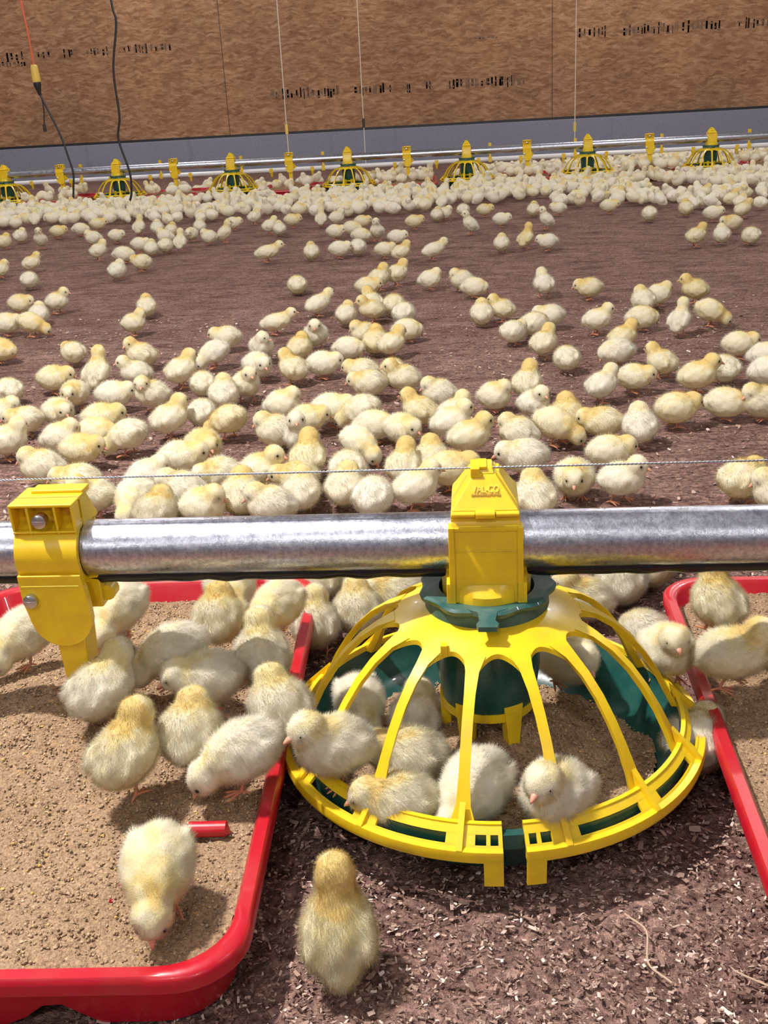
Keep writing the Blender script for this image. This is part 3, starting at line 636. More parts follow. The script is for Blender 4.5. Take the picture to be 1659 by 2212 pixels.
# ------------------------------------------------------------------ feeder
GAPA = math.radians(-85)
SPK = [GAPA+(k+.5)*2*PI/14 for k in range(14)]
ZP = [(.044, .158), (.060, .153), (.074, .147), (.090, .140), (.106, .129), (.120, .115), (.132, .099), (.142, .081), (.150, .064)]
def zprof(r):
    for (a, za), (b_, zb) in zip(ZP, ZP[1:]):
        if r <= b_: return za+(zb-za)*(r-a)/(b_-a)
    return ZP[-1][1]
def make_feeder():
    root = empty('chick_feeder', (0, 0, 0))
    MB().lathe([(.0005, 0), (.118, 0), (.146, .010), (.160, .034), (.165, .040), (.165, .052), (.158, .052), (.152, .038), (.138, .016), (.115, .006), (.0005, .006)], 96).build('pan', MT['green'], root, ang=35)
    # grill
    g = MB(); hw = math.radians(2.7); A0, A1 = GAPA+hw, GAPA+2*PI-hw
    def band(t0, t1, a0, a1, th=.0026, n=None):
        p0 = (.1735, .045); p1 = (.1600, .0575); dx, dz = p1[0]-p0[0], p1[1]-p0[1]; L = math.hypot(dx, dz); nx_, nz_ = -dz/L*-1, dx/L*-1
        pr = []
        for t, s_ in ((t0, 0), (t1, 0), (t1, 1), (t0, 1)): pr.append((p0[0]+dx*t-nx_*th*s_, p0[1]+dz*t-nz_*th*s_))
        pr.append(pr[0]); g.lathe(pr, n or max(2, int(abs(a1-a0)/.05)), a0, a1)
    band(0, .22, A0, A1); band(.62, 1.0, A0, A1)
    g.lathe([(.170, .037), (.1765, .037), (.1775, .0405), (.1765, .046), (.170, .047), (.170, .037)], 120, A0, A1)
    g.lathe([(.1570, .0525), (.1605, .0525), (.1605, .0585), (.1570, .0585), (.1570, .0525)], 120, A0, A1)
    d_ = math.radians
    for a in SPK: band(.2, .64, a-d_(3.6), a+d_(3.6))
    for s_ in (-1, 1):
        for lo, hi in ((2.7, 3.7), (5.6, 6.6)): 
            a, c_ = sorted((GAPA+s_*d_(lo), GAPA+s_*d_(hi))); band(.2, .64, a, c_)
        a, c_ = sorted((GAPA+s_*d_(2.7), GAPA+s_*d_(7.2)))
        g.lathe([(.1735, .017), (.1760, .017), (.1775, .040), (.1745, .040), (.1735, .017)], 4, a, c_)
    # raised blocks where the spokes land
    for a in SPK:
        ca, sa = math.cos(a), math.sin(a)
        def W(r, w, z): return (PXY(r, w, ca, sa)[0], PXY(r, w, ca, sa)[1], z)
        path = [(.076, .1470), (.090, .1410), (.105, .1310), (.119, .1175), (.131, .1020), (.142, .0845), (.151, .066), (.1575, .0530)]
        wd_ = [.0085, .0052, .0043, .0041, .0041, .0042, .0055, .0100]
        vs = []
        for i, (r, z) in enumerate(path):
            q0 = path[max(i-1, 0)]; q1 = path[min(i+1, len(path)-1)]; dr, dz = q1[0]-q0[0], q1[1]-q0[1]; L = math.hypot(dr, dz); nr, nz_ = -dz/L, dr/L
            th = .0050
            vs += [W(r, -wd_[i], z), W(r, wd_[i], z), W(r-nr*th, wd_[i]*.55, z-nz_*th), W(r-nr*th, -wd_[i]*.55, z-nz_*th)]
        n = len(path); g.add(vs, [(0, 1, 2, 3), (4*n-1, 4*n-2, 4*n-3, 4*n-4)]+[(4*i+k, 4*i+4+k, 4*i+4+(k+1) % 4, 4*i+(k+1) % 4) for i in range(n-1) for k in range(4)])
        # foot fin from spoke down over the band
        f0 = [W(.152, -.0022, .070), W(.152, .0022, .070), W(.1765, .0022, .0465), W(.1765, -.0022, .0465), W(.156, -.0022, .055), W(.156, .0022, .055), W(.172, .0022, .0440), W(.172, -.0022, .0440)]
        g.add(f0, [(0, 1, 2, 3), (4, 7, 6, 5), (0, 4, 5, 1), (3, 2, 6, 7), (0, 3, 7, 4), (1, 5, 6, 2)])
    # hub plate with scalloped edge
    n = 14*14; tops = []; R = 7
    for k in range(n):
        a = GAPA+2*PI*k/n; ph = abs(math.cos((a-GAPA)*7))   # 1 at mid gaps, 0 at spokes
        ro = .100-.026*ph**.55
        col_ = []
        for j in range(R): r = .044+(ro-.044)*j/(R-1); col_.append((r*math.cos(a), r*math.sin(a), zprof(r)))
        tops.append(col_)
    vs = [p for c_ in tops for p in c_]+[(p[0], p[1], p[2]-.0042) for c_ in tops for p in c_]; o_ = n*R; fs = []
    for k in range(n):
        k2 = (k+1) % n
        for j in range(R-1): fs += [(k*R+j, k*R+j+1, k2*R+j+1, k2*R+j), (o_+k*R+j, o_+k2*R+j, o_+k2*R+j+1, o_+k*R+j+1)]
        fs += [(k*R+R-1, o_+k*R+R-1, o_+k2*R+R-1, k2*R+R-1), (k*R, k2*R, o_+k2*R, o_+k*R)]
    g.add(vs, fs)
    g.box((-.036, -.070, .1435), (-.031, -.063, .1520))
    g.build('grill', MT['yellow'], root, ang=42)
    # central parts
    MB().lathe([(.030, .150), (.043, .150), (.043, .102), (.0385, .070), (.033, .070), (.030, .150)], 48).build('feed_cylinder', MT['green'], root, ang=35)
    c_ = MB().lathe([(.031, .064), (.0390, .064), (.0400, .072), (.034, .072), (.031, .064)], 48)
    for a in (-60, 55, 175, 240):
        a = math.radians(a); ca, sa = math.cos(a), math.sin(a)
        q = [PXY(.033, -.0085, ca, sa), PXY(.033, .0085, ca, sa), PXY(.040, .0085, ca, sa), PXY(.040, -.0085, ca, sa)]
        q2 = [PXY(.031, -.004, ca, sa), PXY(.031, .004, ca, sa), PXY(.040, .004, ca, sa), PXY(.040, -.004, ca, sa)]
        c_.hexa(q2, .030, q, .078)
    c_.build('cylinder_foot', MT['yellow'], root, ang=35)
    k = MB(); n = 90; prof = [(.0385, .171), (.0520, .1720), (.0540, .170), (.0530, .1665), (.0495, .1650), (.0505, .153), (.0385, .153)]; vs = []
    for (r, z) in prof:
        for i in range(n):
            a = 2*PI*i/n; md = 0 if r < .04 else (.0022*math.cos(a*9) if r > .0515 else .0)
            vs.append(((r+md)*math.cos(a), (r+md)*math.sin(a), z))
    P_ = len(prof); k.add(vs, [(i*n+q, i*n+(q+1) % n, ((i+1) % P_)*n+(q+1) % n, ((i+1) % P_)*n+q) for i in range(P_) for q in range(n)])
    tw = [(-.016, -.048), (-.0075, -.0535), (-.0060, -.061), (-.0085, -.064), (-.0070, -.0672), (.0070, -.0672), (.0085, -.064), (.0060, -.061), (.0075, -.0535), (.016, -.048)]
    k.add([(x_, y_, .1722-.45*max(0, -y_-.054)) for x_, y_ in tw]+[(x_, y_, .1682-.45*max(0, -y_-.054)) for x_, y_ in tw], [tuple(range(9, -1, -1)), tuple(range(10, 20))]+[(i, (i+1) % 10, 10+(i+1) % 10, 10+i) for i in range(10)])
    k.build('collar', MT['collar'], root, ang=35)
    # drop body: round sleeve, clamp block, hinge and pyramid cap
    d = MB(); d.lathe([(.0320, .150), (.0355, .150), (.0360, .175), (.0340, .198), (.030, .206), (.027, .206), (.0320, .150)], 40, c=(0, .0045))
    w = .0262; F_ = -.0345
    d.prism([(F_, .170), (F_, .2330), (F_+.003, .2380), (F_+.0025, .2430), (.030, .2430), (.033, .235), (.033, .172)], -w, w)
    for s_ in (-1, 1): d.box((s_*w-.0022, F_-.0022, .174), (s_*w+.0022, F_+.010, .2345)); d.box((s_*.0275-.0035, F_-.002, .168), (s_*.0275+.0035, -.012, .188))
    d.box((-w, F_-.0012, .2310), (w, F_+.004, .2340)); d.box((-w+.003, F_-.0006, .2140), (w-.003, F_+.002, .2148))
    n = 16; arc = [(-.0215+.043*i/n, F_-.001-.0065*math.sin(PI*i/n)) for i in range(n+1)]+[(.0215, -.03), (-.0215, -.03)]
    a2 = [(-.0205+.041*i/n, F_+.0005) for i in range(n+1)]+[(.0205, -.03), (-.0205, -.03)]
    L = len(arc); d.add([(p[0], p[1], .169) for p in arc]+[(p[0], p[1], .1775) for p in arc]+[(p[0], p[1], .1865) for p in a2], [tuple(range(L-1, -1, -1)), tuple(range(2*L, 3*L))]+[(j*L+i, j*L+(i+1) % L, (j+1)*L+(i+1) % L, (j+1)*L+i) for j in range(2) for i in range(L)])
    d.build('drop_body', MT['yellow'], root, bevel=.0007)
    h = MB()
    def P(hw_, y0, y1): return [(-hw_, y0), (hw_, y0), (hw_, y1), (-hw_, y1)]
    h.hexa(P(w, -.0335, .033), .2435, P(w-.0010, -.0325, .032), .2465); h.hexa(P(w-.0010, -.0325, .032), .2465, P(.0085, -.0150, .014), .2700)
    # flank ridges widening the roof sideways
    h.hexa([(-w+.0005, -.020), (w-.0005, -.020), (w-.0005, .028), (-w+.0005, .028)], .2465, [(-.0115, -.008), (.0115, -.008), (.0115, .014), (-.0115, .014)], .2690)
    h.hexa(P(.0078, -.0150, .012), .2700, P(.0060, -.012, .008), .2745)
    h.box((-.0105, -.0175, .2680), (-.0015, -.0085, .2710)); h.box((-.0105, -.0175, .2700), (-.0035, .006, .2755)); h.box((-.0065, -.014, .2735), (.002, .006, .2760))
    cp = h.build('cap', MT['yellow'], root, bevel=.0007)
    q = MB()
    for x0, x1, r_ in ((-w+.001, -.0082, .0020), (.0082, w-.001, .0020), (-.0072, .0072, .0034)): q.tube([(x0, F_-.001, .2450), (x1, F_-.001, .2450)], r_, 12)
    q.build('hinge', MT['yellow'], cp)
    # raised lettering on the cap's front slope
    cu = bpy.data.curves.new('lettering', 'FONT'); cu.body = 'VAL-CO'; cu.size = .0078; cu.extrude = .0004; cu.align_x = 'CENTER'; cu.space_character = 1.05
    o = bpy.data.objects.new('lettering', cu); C.objects.link(o); bpy.context.view_layer.update()
    me = bpy.data.meshes.new_from_object(o.evaluated_get(bpy.context.evaluated_depsgraph_get())); bpy.data.objects.remove(o)
    s_ = .030/.0155; ang = math.atan2(.0235, .0175)
    lm = bpy.data.objects.new('lettering', me); C.objects.link(lm); lm.parent = cp; me.materials.clear(); me.materials.append(MT['yellow_pale'])
    ty = -.0325+.0175*.50; tz = .2465+.0235*.50; lm.scale = (.70, 1.0, 1)
    lm.rotation_euler = (ang, 0, 0); lm.location = (.0008, ty-.0006, tz+.0003)
    sb = MB(); rq = random.Random(3); x_ = -.011
    while x_ < .011: w_ = rq.uniform(.0006, .0013); sb.box((x_, -.0022-rq.uniform(0, .0008), -.0002), (x_+w_, -.0008, .0003)); x_ += w_+.0005
    sm_ = sb.build('small_lettering', MT['yellow_dark'], cp); sm_.rotation_euler = (ang, 0, 0); sm_.location = lm.location
    return root
def PXY(r, w, ca, sa): return (r*ca-w*sa, r*sa+w*ca)
MT['yellow_pale'] = mat('raised_yellow', (.90, .70, .10), .3); MT['yellow_dark'] = mat('worn_yellow', (.45, .27, .02), .5)
fd = make_feeder(); fd.location = (PX, PY, 0)
tag(fd, 'large yellow and green round chick feeder in the foreground, chicks inside its grill', 'feeder', 'round chick feeders on the feed lines')
def hpan(x_, y_):
    r = math.hypot(x_, y_); return .011+.026*sm(.10, .03, r)+.012*sm(.1, -.12, y_)+.0035*noise.noise((x_*26, y_*26, 2))
f_ = make_feed('chick_feed', .142, .142, hpan, .0025, 'brown feed lying in the bowl of the foreground feeder', 7000, .140, 5); f_.location = (PX, PY, 0)
# ------------------------------------------------------------------ support bracket
def make_bracket():
    root = empty('pipe_bracket', (0, 0, 0)); w = .0262; z0 = PZ; b_ = MB()
    ro, ri = .0290, .0243; prof = []
    angs = [math.radians(t) for t in range(75, 286, 14)]
    outer = [(ro*math.cos(a), z0+ro*math.sin(a)) for a in angs]; inner = [(ri*math.cos(a), z0+ri*math.sin(a)) for a in reversed(angs)]
    b_.prism(outer+inner, -w, w)
    b_.prism([(ri*math.cos(a), z0+ri*math.sin(a)) for a in reversed([math.radians(t) for t in range(-90, 76, 15)])][::-1]+[(ro*math.cos(a), z0+ro*math.sin(a)) for a in [math.radians(t) for t in range(75, -91, -15)]], -w, w)
    # top box with open cells
    b_.box((-w, -.0235, z0+.044), (w, .020, z0+.0465)); b_.box((-w+.009, .004, z0+.0465), (w, .020, z0+.049)); b_.box((-w, -.010, z0+.022), (w, -.0075, z0+.044))
    for x_ in (-w, -.0125, .0100, w-.002): b_.prism([(-.0235, z0+.044), (-.0215, z0+.020), (-.008, z0+.022), (-.008, z0+.044)], x_, x_+.0022)
    b_.box((-w, -.0225, z0+.0215), (w, -.010, z0+.0235))
    b_.hexa([(w-.002, -.006), (w+.001, -.006), (w+.001, .028), (w-.002, .028)], z0+.020, [(w-.002, -.004), (w, -.004), (w, .010), (w-.002, .010)], z0+.046)
    b_.hexa([(-w, -.004), (w, -.004), (w, .030), (-w, .030)], z0+.018, [(-w, 0), (w, 0), (w, .008), (-w, .008)], z0+.044)
    b_.build('clamp', MT['yellow'], root, bevel=.0008)
    # paddle: rounded plate
    p = MB(); out = [(-w, z0-.012), (w, z0-.012), (w+.003, z0-.035)]
    cx, cz, R = .0045, z0-.050, .0255
    out += [(cx+R*math.cos(a), cz+R*math.sin(a)) for a in [math.radians(t) for t in range(-5, -176, -15)]]+[(-w+.001, z0-.035)]
    p.add([(x_, -.0300, z_) for x_, z_ in out]+[(x_, -.0215, z_) for x_, z_ in out], [tuple(range(len(out))), tuple(range(2*len(out)-1, len(out)-1, -1))]+[(i, len(out)+i, len(out)+(i+1) % len(out), (i+1) % len(out)) for i in range(len(out))])
    p.box((-w+.002, -.0305, z0-.0225), (w-.002, -.0290, z0-.0205))
    p.build('paddle', MT['yellow'], root, bevel=.0012)
    q = MB(); q.hexa([(-.0045, -.014), (.0135, -.014), (.0135, .006), (-.0045, .006)], .052, [(-.010, -.021), (.0190, -.021), (.0190, .010), (-.010, .010)], z0-.024)
    q.box((.010, -.010, z0-.050), (.034, .008, z0-.020)); q.tube([(.036, -.004, z0-.040), (.036, .010, z0-.040)], .007, 14)
    q.build('post', MT['yellow'], root, bevel=.0015)
    for x_, y_, z_, r_ in ((-.0010, -.024, z0+.0335, .0058), (-.0170, -.0310, z0-.0330, .0058)):
        s_ = MB(); s_.tube([(x_, y_+.004, z_), (x_, y_-.0035, z_), (x_, y_-.0045, z_)], [r_, r_, r_*.7], 18); s_.box((x_-r_*.8, y_-.0052, z_-.0006), (x_+r_*.8, y_-.004, z_+.0006))
        s_.build('screw', MT['screw'], root)
    return root
br = make_bracket(); br.location = (-.3465, PY, 0)
tag(br, 'yellow clamp and post under the near pipe, standing in the left red tray', 'bracket', 'yellow pipe brackets')
# ------------------------------------------------------------------ pipes and wire
MT['pipe_shade'] = mat('pipe_shade_black', (.010, .009, .012), .25)  # black for the strip that imitates the pipe's dark underside
def pipe(name, x0, x1, y_, z_, r, m_, lab, cat, n=40):
    s_ = MB(); k = 60; s_.tube([(x0+(x1-x0)*i/k, 0, 0) for i in range(k+1)], r, n)
    o = s_.build(name, m_, ang=50); o.location = (0, y_, z_); return tag(o, lab, cat)
pipe('feed_pipe', -1.15, 1.15, PY, PZ, .0230, MT['steel'], 'thick galvanised feed pipe crossing the whole foreground', 'pipe')
pipe('feed_pipe', -5.2, 4.2, FY, PZ, .0230, MT['steel'], 'far galvanised feed pipe running through the row of small feeders', 'pipe')
pipe('water_pipe', -5.6, 4.6, 7.9, .118, .0150, MT['pvc'], 'slim white water pipe low behind the far feed pipe', 'pipe', 20)
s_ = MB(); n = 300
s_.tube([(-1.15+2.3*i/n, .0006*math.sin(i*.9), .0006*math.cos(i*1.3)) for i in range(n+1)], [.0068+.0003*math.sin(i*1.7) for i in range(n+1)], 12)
o = s_.build('underside_shade_strip', MT['pipe_shade'], ang=80); o.location = (0, PY-.003, PZ-.0232); tag(o, 'black glossy strip added as reflected shade along the underside of the near galvanised pipe', 'shade_strip')  # added strip, stands in for the dark reflected shade below the pipe
s_ = MB(); n = 1500
for ph in (0, PI): s_.tube([(-.75+1.5*i/n, .00045*math.cos(i*1.05+ph), .00045*math.sin(i*1.05+ph)) for i in range(n+1)], .00055, 5)
o = s_.build('taut_wire', MT['wire'], ang=80); o.location = (0, PY-.006, .2722); tag(o, 'thin twisted steel wire stretched above the near pipe through the feeder cap', 'wire')
# ------------------------------------------------------------------ far feeder line
note(fd); note(br); note(lt)
ORD = ['leftmost', 'second from left', 'third from left', 'middle', 'fifth from left', 'sixth from left', 'rightmost']
NTH = ['first', 'second', 'third', 'fourth', 'fifth', 'sixth', 'seventh']
flo = bpy.data.objects
farfeed = None
for k, i in enumerate(range(-1, 6)):
    x_ = FX0+(i-2)*SP
    c_ = copy_tree(fd); c_.location = (x_, FY, 0); c_['label'] = 'small distant yellow chick feeder on the far pipe, %s of seven counted from left' % NTH[k]
    for q in list(C.objects):
        if q.parent == c_ and q.name.startswith('grill'): q.rotation_euler.z = (k*.9) % 6.28
    bx = x_+SP/2
    if k < 7:
        c_ = copy_tree(br); c_.location = (bx, FY, 0); c_['label'] = 'small distant yellow pipe bracket right of the %s far feeder' % NTH[k]
        t_ = copy_tree(lt); t_.location = (bx, FY-.01, 0); t_.rotation_euler.z = rnd.uniform(-.06, .06)
        t_['label'] = 'distant red feed tray right of the %s far feeder, mostly hidden by chicks' % NTH[k]; t_['group'] = 'far red feed trays'
        if farfeed is None:
            farfeed = make_feed('chick_feed', TW_-.012, TD_-.012, lambda a, c: .030+.05*math.exp(-((a*a+c*c)/.013)), .008, 'x', 0, None, 9); ff = farfeed
        else: ff = farfeed.copy(); C.objects.link(ff)
        ff.location = t_.location; ff.rotation_euler = t_.rotation_euler; ff['label'] = 'tan feed heap in the far tray right of the %s far feeder' % NTH[k]
x_ = -4.9; k = 0
DX = [-3.39+.586*i for i in range(10)]
def clip():
    r_ = empty('pipe_clip', (0, 0, 0)); s_ = MB(); s_.box((-.011, -.018, .100), (.011, .018, .137)); s_.box((-.006, -.004, .137), (.006, .004, .205)); s_.box((-.010, -.008, .200), (.010, .008, .226))
    s_.build('clip_body', MT['yellow_far'], r_, bevel=.001); return r_
cl = clip(); note(cl)
for i, x_ in enumerate(DX):
    c_ = cl if i == 0 else copy_tree(cl); c_.location = (x_, 7.9, 0)
    tag(c_, 'tiny yellow clip holding the water pipe behind the far feeders', 'clip', 'yellow clips on the water pipe')
def nip():
    r_ = empty('drinker_nipple', (0, 0, 0)); s_ = MB(); s_.tube([(0, 0, .106), (0, 0, .092), (0, 0, .078), (0, 0, .070)], [.010, .010, .007, .004], 10); s_.box((-.012, -.016, .1), (.012, .016, .130))
    s_.build('nipple_body', MT['yellow_far'], r_); return r_
npn = nip(); note(npn)
for i in range(20):
    c_ = npn if i == 0 else copy_tree(npn); c_.location = (-3.47+.293*i, 7.9, 0)
    tag(c_, 'tiny yellow drinker nipple hanging under the far water pipe', 'drinker', 'yellow drinker nipples')
# ------------------------------------------------------------------ hanging strings and cords
def hang(x_, y_, zb, zc, lab, hook=False):
    r_ = empty('suspension_string', (x_, y_, 0)); MB().tube([(0, 0, zb), (.003, 0, 1.2), (0, 0, 3.09)], .0034, 6).build('cord', MT['string'], r_)
    MB().box((-.009, -.006, zc-.03), (.009, .006, zc+.03)).build('adjuster', MT['cord'] if hook else MT['plug'], r_, bevel=.002); tag(r_, lab, 'string')
hang(FX0+(-1+.5)*SP, FY, .256, .40, 'pale string hanging to the bracket right of the second far feeder')
hang(-.745, 7.9, .13, .40, 'pale string with dark hook hanging behind the fourth far feeder', True)
hang(.708, 7.9, .13, .30, 'pale string hanging left of the sixth far feeder, with small yellow adjuster')
def smooth_path(pts, n=10):
    pts = [Vector(p) for p in pts]; out = []
    P = [pts[0]]+pts+[pts[-1]]
    for i in range(1, len(P)-2):
        for k in range(n):
            t = k/n; a, b_, c_, d_ = P[i-1:i+3]
            out.append(.5*((2*b_)+(-a+c_)*t+(2*a-5*b_+4*c_-d_)*t*t+(-a+3*b_-3*c_+d_)*t**3))
    return out+[pts[-1]]
s_ = MB(); s_.tube(smooth_path([(-2.70, 6.9, 3.09), (-2.69, 6.9, 1.8), (-2.662, 6.9, 1.213), (-2.651, 6.9, 1.035), (-2.645, 6.9, .85)]), .006, 8)
oc = s_.build('extension_cord', MT['orange_cord']); tag(oc, 'orange cord hanging at the upper left, ending in a yellow socket', 'cord')
s_ = MB(); s_.tube([(-2.645, 6.9, .855), (-2.645, 6.9, .845), (-2.643, 6.9, .77), (-2.642, 6.9, .755)], [.012, .022, .026, .022], 16); s_.build('socket', MT['plug'], oc)['label'] = 'yellow socket'
s_ = MB(); s_.tube(smooth_path([(-2.640, 6.9, .70), (-2.624, 6.9, .655), (-2.547, 6.9, .449), (-2.516, 6.9, .311), (-2.500, 6.9, .213), (-2.515, 6.9, .117), (-2.53, 6.92, .03), (-2.50, 7.0, .012), (-2.4, 7.05, .01)]), .0065, 8)
s_.tube(smooth_path([(-2.632, 6.905, .70), (-2.628, 6.905, .60), (-2.642, 6.905, .50)]), .004, 6); s_.tube([(-2.642, 6.905, .51), (-2.640, 6.905, .468)], .010, 8)
bc_ = s_.build('power_cord', MT['cord']); tag(bc_, 'black cord hanging from the yellow socket down to the chick crowd', 'cord')
s_ = MB(); s_.tube([(-2.642, 6.9, .757), (-2.642, 6.9, .74), (-2.640, 6.9, .715), (-2.636, 6.9, .68)], [.022, .023, .016, .008], 12); s_.build('plug', MT['cord'], bc_)
s_ = MB(); s_.tube(smooth_path([(-1.92, 6.3, 3.09), (-1.935, 6.3, 1.6), (-1.929, 6.3, 1.125), (-1.918, 6.3, 1.01), (-1.967, 6.3, .779), (-1.968, 6.3, .538), (-1.991, 6.3, .416), (-1.955, 6.3, .251), (-1.952, 6.3, .162), (-1.975, 6.3, .075), (-2.06, 6.3, .02), (-2.20, 6.33, .01)]), .0065, 8)
tag(s_.build('power_cord', MT['cord']), 'black wavy cord hanging alone right of the orange cord', 'cord')
tag(MB().box((-6.6, -5.1, 3.1), (6.1, WY+.15, 3.18)).build('ceiling', MT['shell'], smooth=False), kind='structure')
# ------------------------------------------------------------------ chicks
def surfnet(f, lo, hi, st):
    nx_, ny_, nz_ = [int(math.ceil((hi[i]-lo[i])/st))+1 for i in range(3)]
    X, Y, Z = np.meshgrid(*[lo[i]+st*np.arange(n) for i, n in enumerate((nx_, ny_, nz_))], indexing='ij')
    V = f(X, Y, Z); S = V < 0
    cs = np.zeros((nx_-1, ny_-1, nz_-1), int)
    sumP = np.zeros(cs.shape+(3,)); cnt = np.zeros(cs.shape)
    for ax in range(3):
        for a in (0, 1):
            for b_ in (0, 1):
                s0 = [slice(0, -1)]*3; o = [a, b_]; oi = 0
                sl0 = []; sl1 = []
                for d in range(3):
                    n = (nx_, ny_, nz_)[d]
                    if d == ax: sl0.append(slice(0, n-1)); sl1.append(slice(1, n))
                    else: sl0.append(slice(o[oi], n-1+o[oi])); sl1.append(slice(o[oi], n-1+o[oi])); oi += 1
                v0 = V[tuple(sl0)]; v1 = V[tuple(sl1)]; cr = (v0 < 0) != (v1 < 0); t = np.where(cr, v0/np.where(cr, v0-v1, 1), 0)
                for d, G in enumerate((X, Y, Z)): g0 = G[tuple(sl0)]; g1 = G[tuple(sl1)]; sumP[..., d] += np.where(cr, g0+(g1-g0)*t, 0)
                cnt += cr
    act = cnt > 0; idx = -np.ones(cs.shape, int); idx[act] = np.arange(act.sum()); P = sumP[act]/cnt[act][:, None]
    faces = []
    for ax in range(3):
        u, w = [(1, 2), (2, 0), (0, 1)][ax]
        sh = [0, 0, 0]; n = (nx_, ny_, nz_)
        sl0 = [slice(1, n[d]-1) for d in range(3)]; sl1 = list(sl0); sl0[ax] = slice(0, n[ax]-1); sl1[ax] = slice(1, n[ax])
        a = S[tuple(sl0)]; b_ = S[tuple(sl1)]; loc = np.argwhere(a != b_)
        base = loc.copy()
        for d in range(3):
            if d != ax: base[:, d] += 1
        def at(du, dw): q = base.copy(); q[:, u] += du; q[:, w] += dw; return idx[q[:, 0], q[:, 1], q[:, 2]]
        q = np.stack([at(-1, -1), at(0, -1), at(0, 0), at(-1, 0)], 1); fl = b_[a != b_]; q[fl] = q[fl][:, ::-1]; faces.append(q)
    return P, np.concatenate(faces)
def rot(v, yaw=0, pit=0):
    v = Vector(v); v.rotate(Matrix.Rotation(-pit, 3, 'Y')); v.rotate(Matrix.Rotation(yaw, 3, 'Z')); return v
R_ = math.radians
# body ellipsoids: centre, radii, pitch (deg, nose up); head: centre, yaw, pitch   (centimetres)
POSES = {
 'stand':   dict(b=[((-.2, 0, 4.7), (3.2, 2.6, 2.7), 14), ((1.5, 0, 5.0), (2.2, 2.2, 2.3), 0), ((-2.5, 0, 4.3), (1.4, 1.5, 1.3), -15)], n=((1.6, 0, 5.9), (2.5, 0, 7.2), 1.55), h=((2.8, 0, 7.5), 0, -8), leg=(-.1, 2.6)),
 'upright': dict(b=[((-.1, 0, 4.9), (3.4, 2.4, 2.5), 42), ((.9, 0, 5.9), (2.0, 2.1, 2.2), 0), ((-2.2, 0, 3.1), (1.3, 1.3, 1.1), 20)], n=((1.2, 0, 6.9), (1.8, 0, 8.7), 1.45), h=((2.0, 0, 9.2), 20, 0), leg=(.2, 2.8)),
 'peck':    dict(b=[((-.4, 0, 4.8), (3.25, 2.65, 2.7), -16), ((1.4, 0, 4.2), (2.1, 2.2, 2.1), 0), ((-2.6, 0, 5.5), (1.4, 1.5, 1.3), -25)], n=((2.1, 0, 3.9), (3.3, 0, 3.0), 1.5), h=((3.7, 0, 2.7), 0, -52), leg=(.2, 2.6)),
 'hunch':   dict(b=[((-.2, 0, 4.3), (3.3, 2.85, 2.75), 0), ((1.5, 0, 4.3), (2.2, 2.3, 2.2), 0), ((-2.5, 0, 4.4), (1.5, 1.5, 1.3), -10)], n=((1.9, 0, 4.8), (2.9, 0, 5.1), 1.6), h=((3.2, 0, 5.3), 0, -22), leg=(0, 2.4)),
 'turn':    dict(b=[((-.2, 0, 4.6), (3.15, 2.75, 2.75), 14), ((1.5, 0, 5.0), (2.2, 2.2, 2.3), 0), ((-2.5, 0, 4.3), (1.4, 1.5, 1.3), -15)], n=((1.5, .1, 5.9), (2.2, .3, 7.0), 1.6), h=((2.3, .5, 7.4), 58, -12), leg=(-.1, 2.6)),
 'squat':   dict(b=[((0, 0, 3.3), (3.4, 2.9, 2.9), 5), ((1.4, 0, 3.6), (2.2, 2.3, 2.3), 0), ((-2.7, 0, 2.9), (1.4, 1.6, 1.3), 0)], n=((1.6, 0, 4.5), (2.1, 0, 5.2), 1.7), h=((2.3, 0, 5.4), 12, -25), leg=(.3, 1.2)),
 'doze':    dict(b=[((0, 0, 3.2), (3.5, 2.9, 2.8), -4), ((1.5, 0, 3.2), (2.1, 2.4, 2.3), 0), ((-2.8, 0, 3.1), (1.4, 1.6, 1.3), 0)], n=((2.0, 0, 3.4), (2.8, .1, 3.1), 1.7), h=((3.0, .2, 3.0), 14, -45), leg=(.3, 1.2)),
 'run':     dict(b=[((-.4, 0, 4.4), (4.1, 2.45, 2.4), 12), ((2.0, 0, 5.0), (2.2, 2.0, 2.0), 0), ((-3.6, 0, 3.9), (1.4, 1.2, 1.1), -5)], n=((2.6, 0, 5.6), (4.0, 0, 6.6), 1.4), h=((4.4, 0, 6.9), 0, 2), leg=(-.4, 2.6)),
}
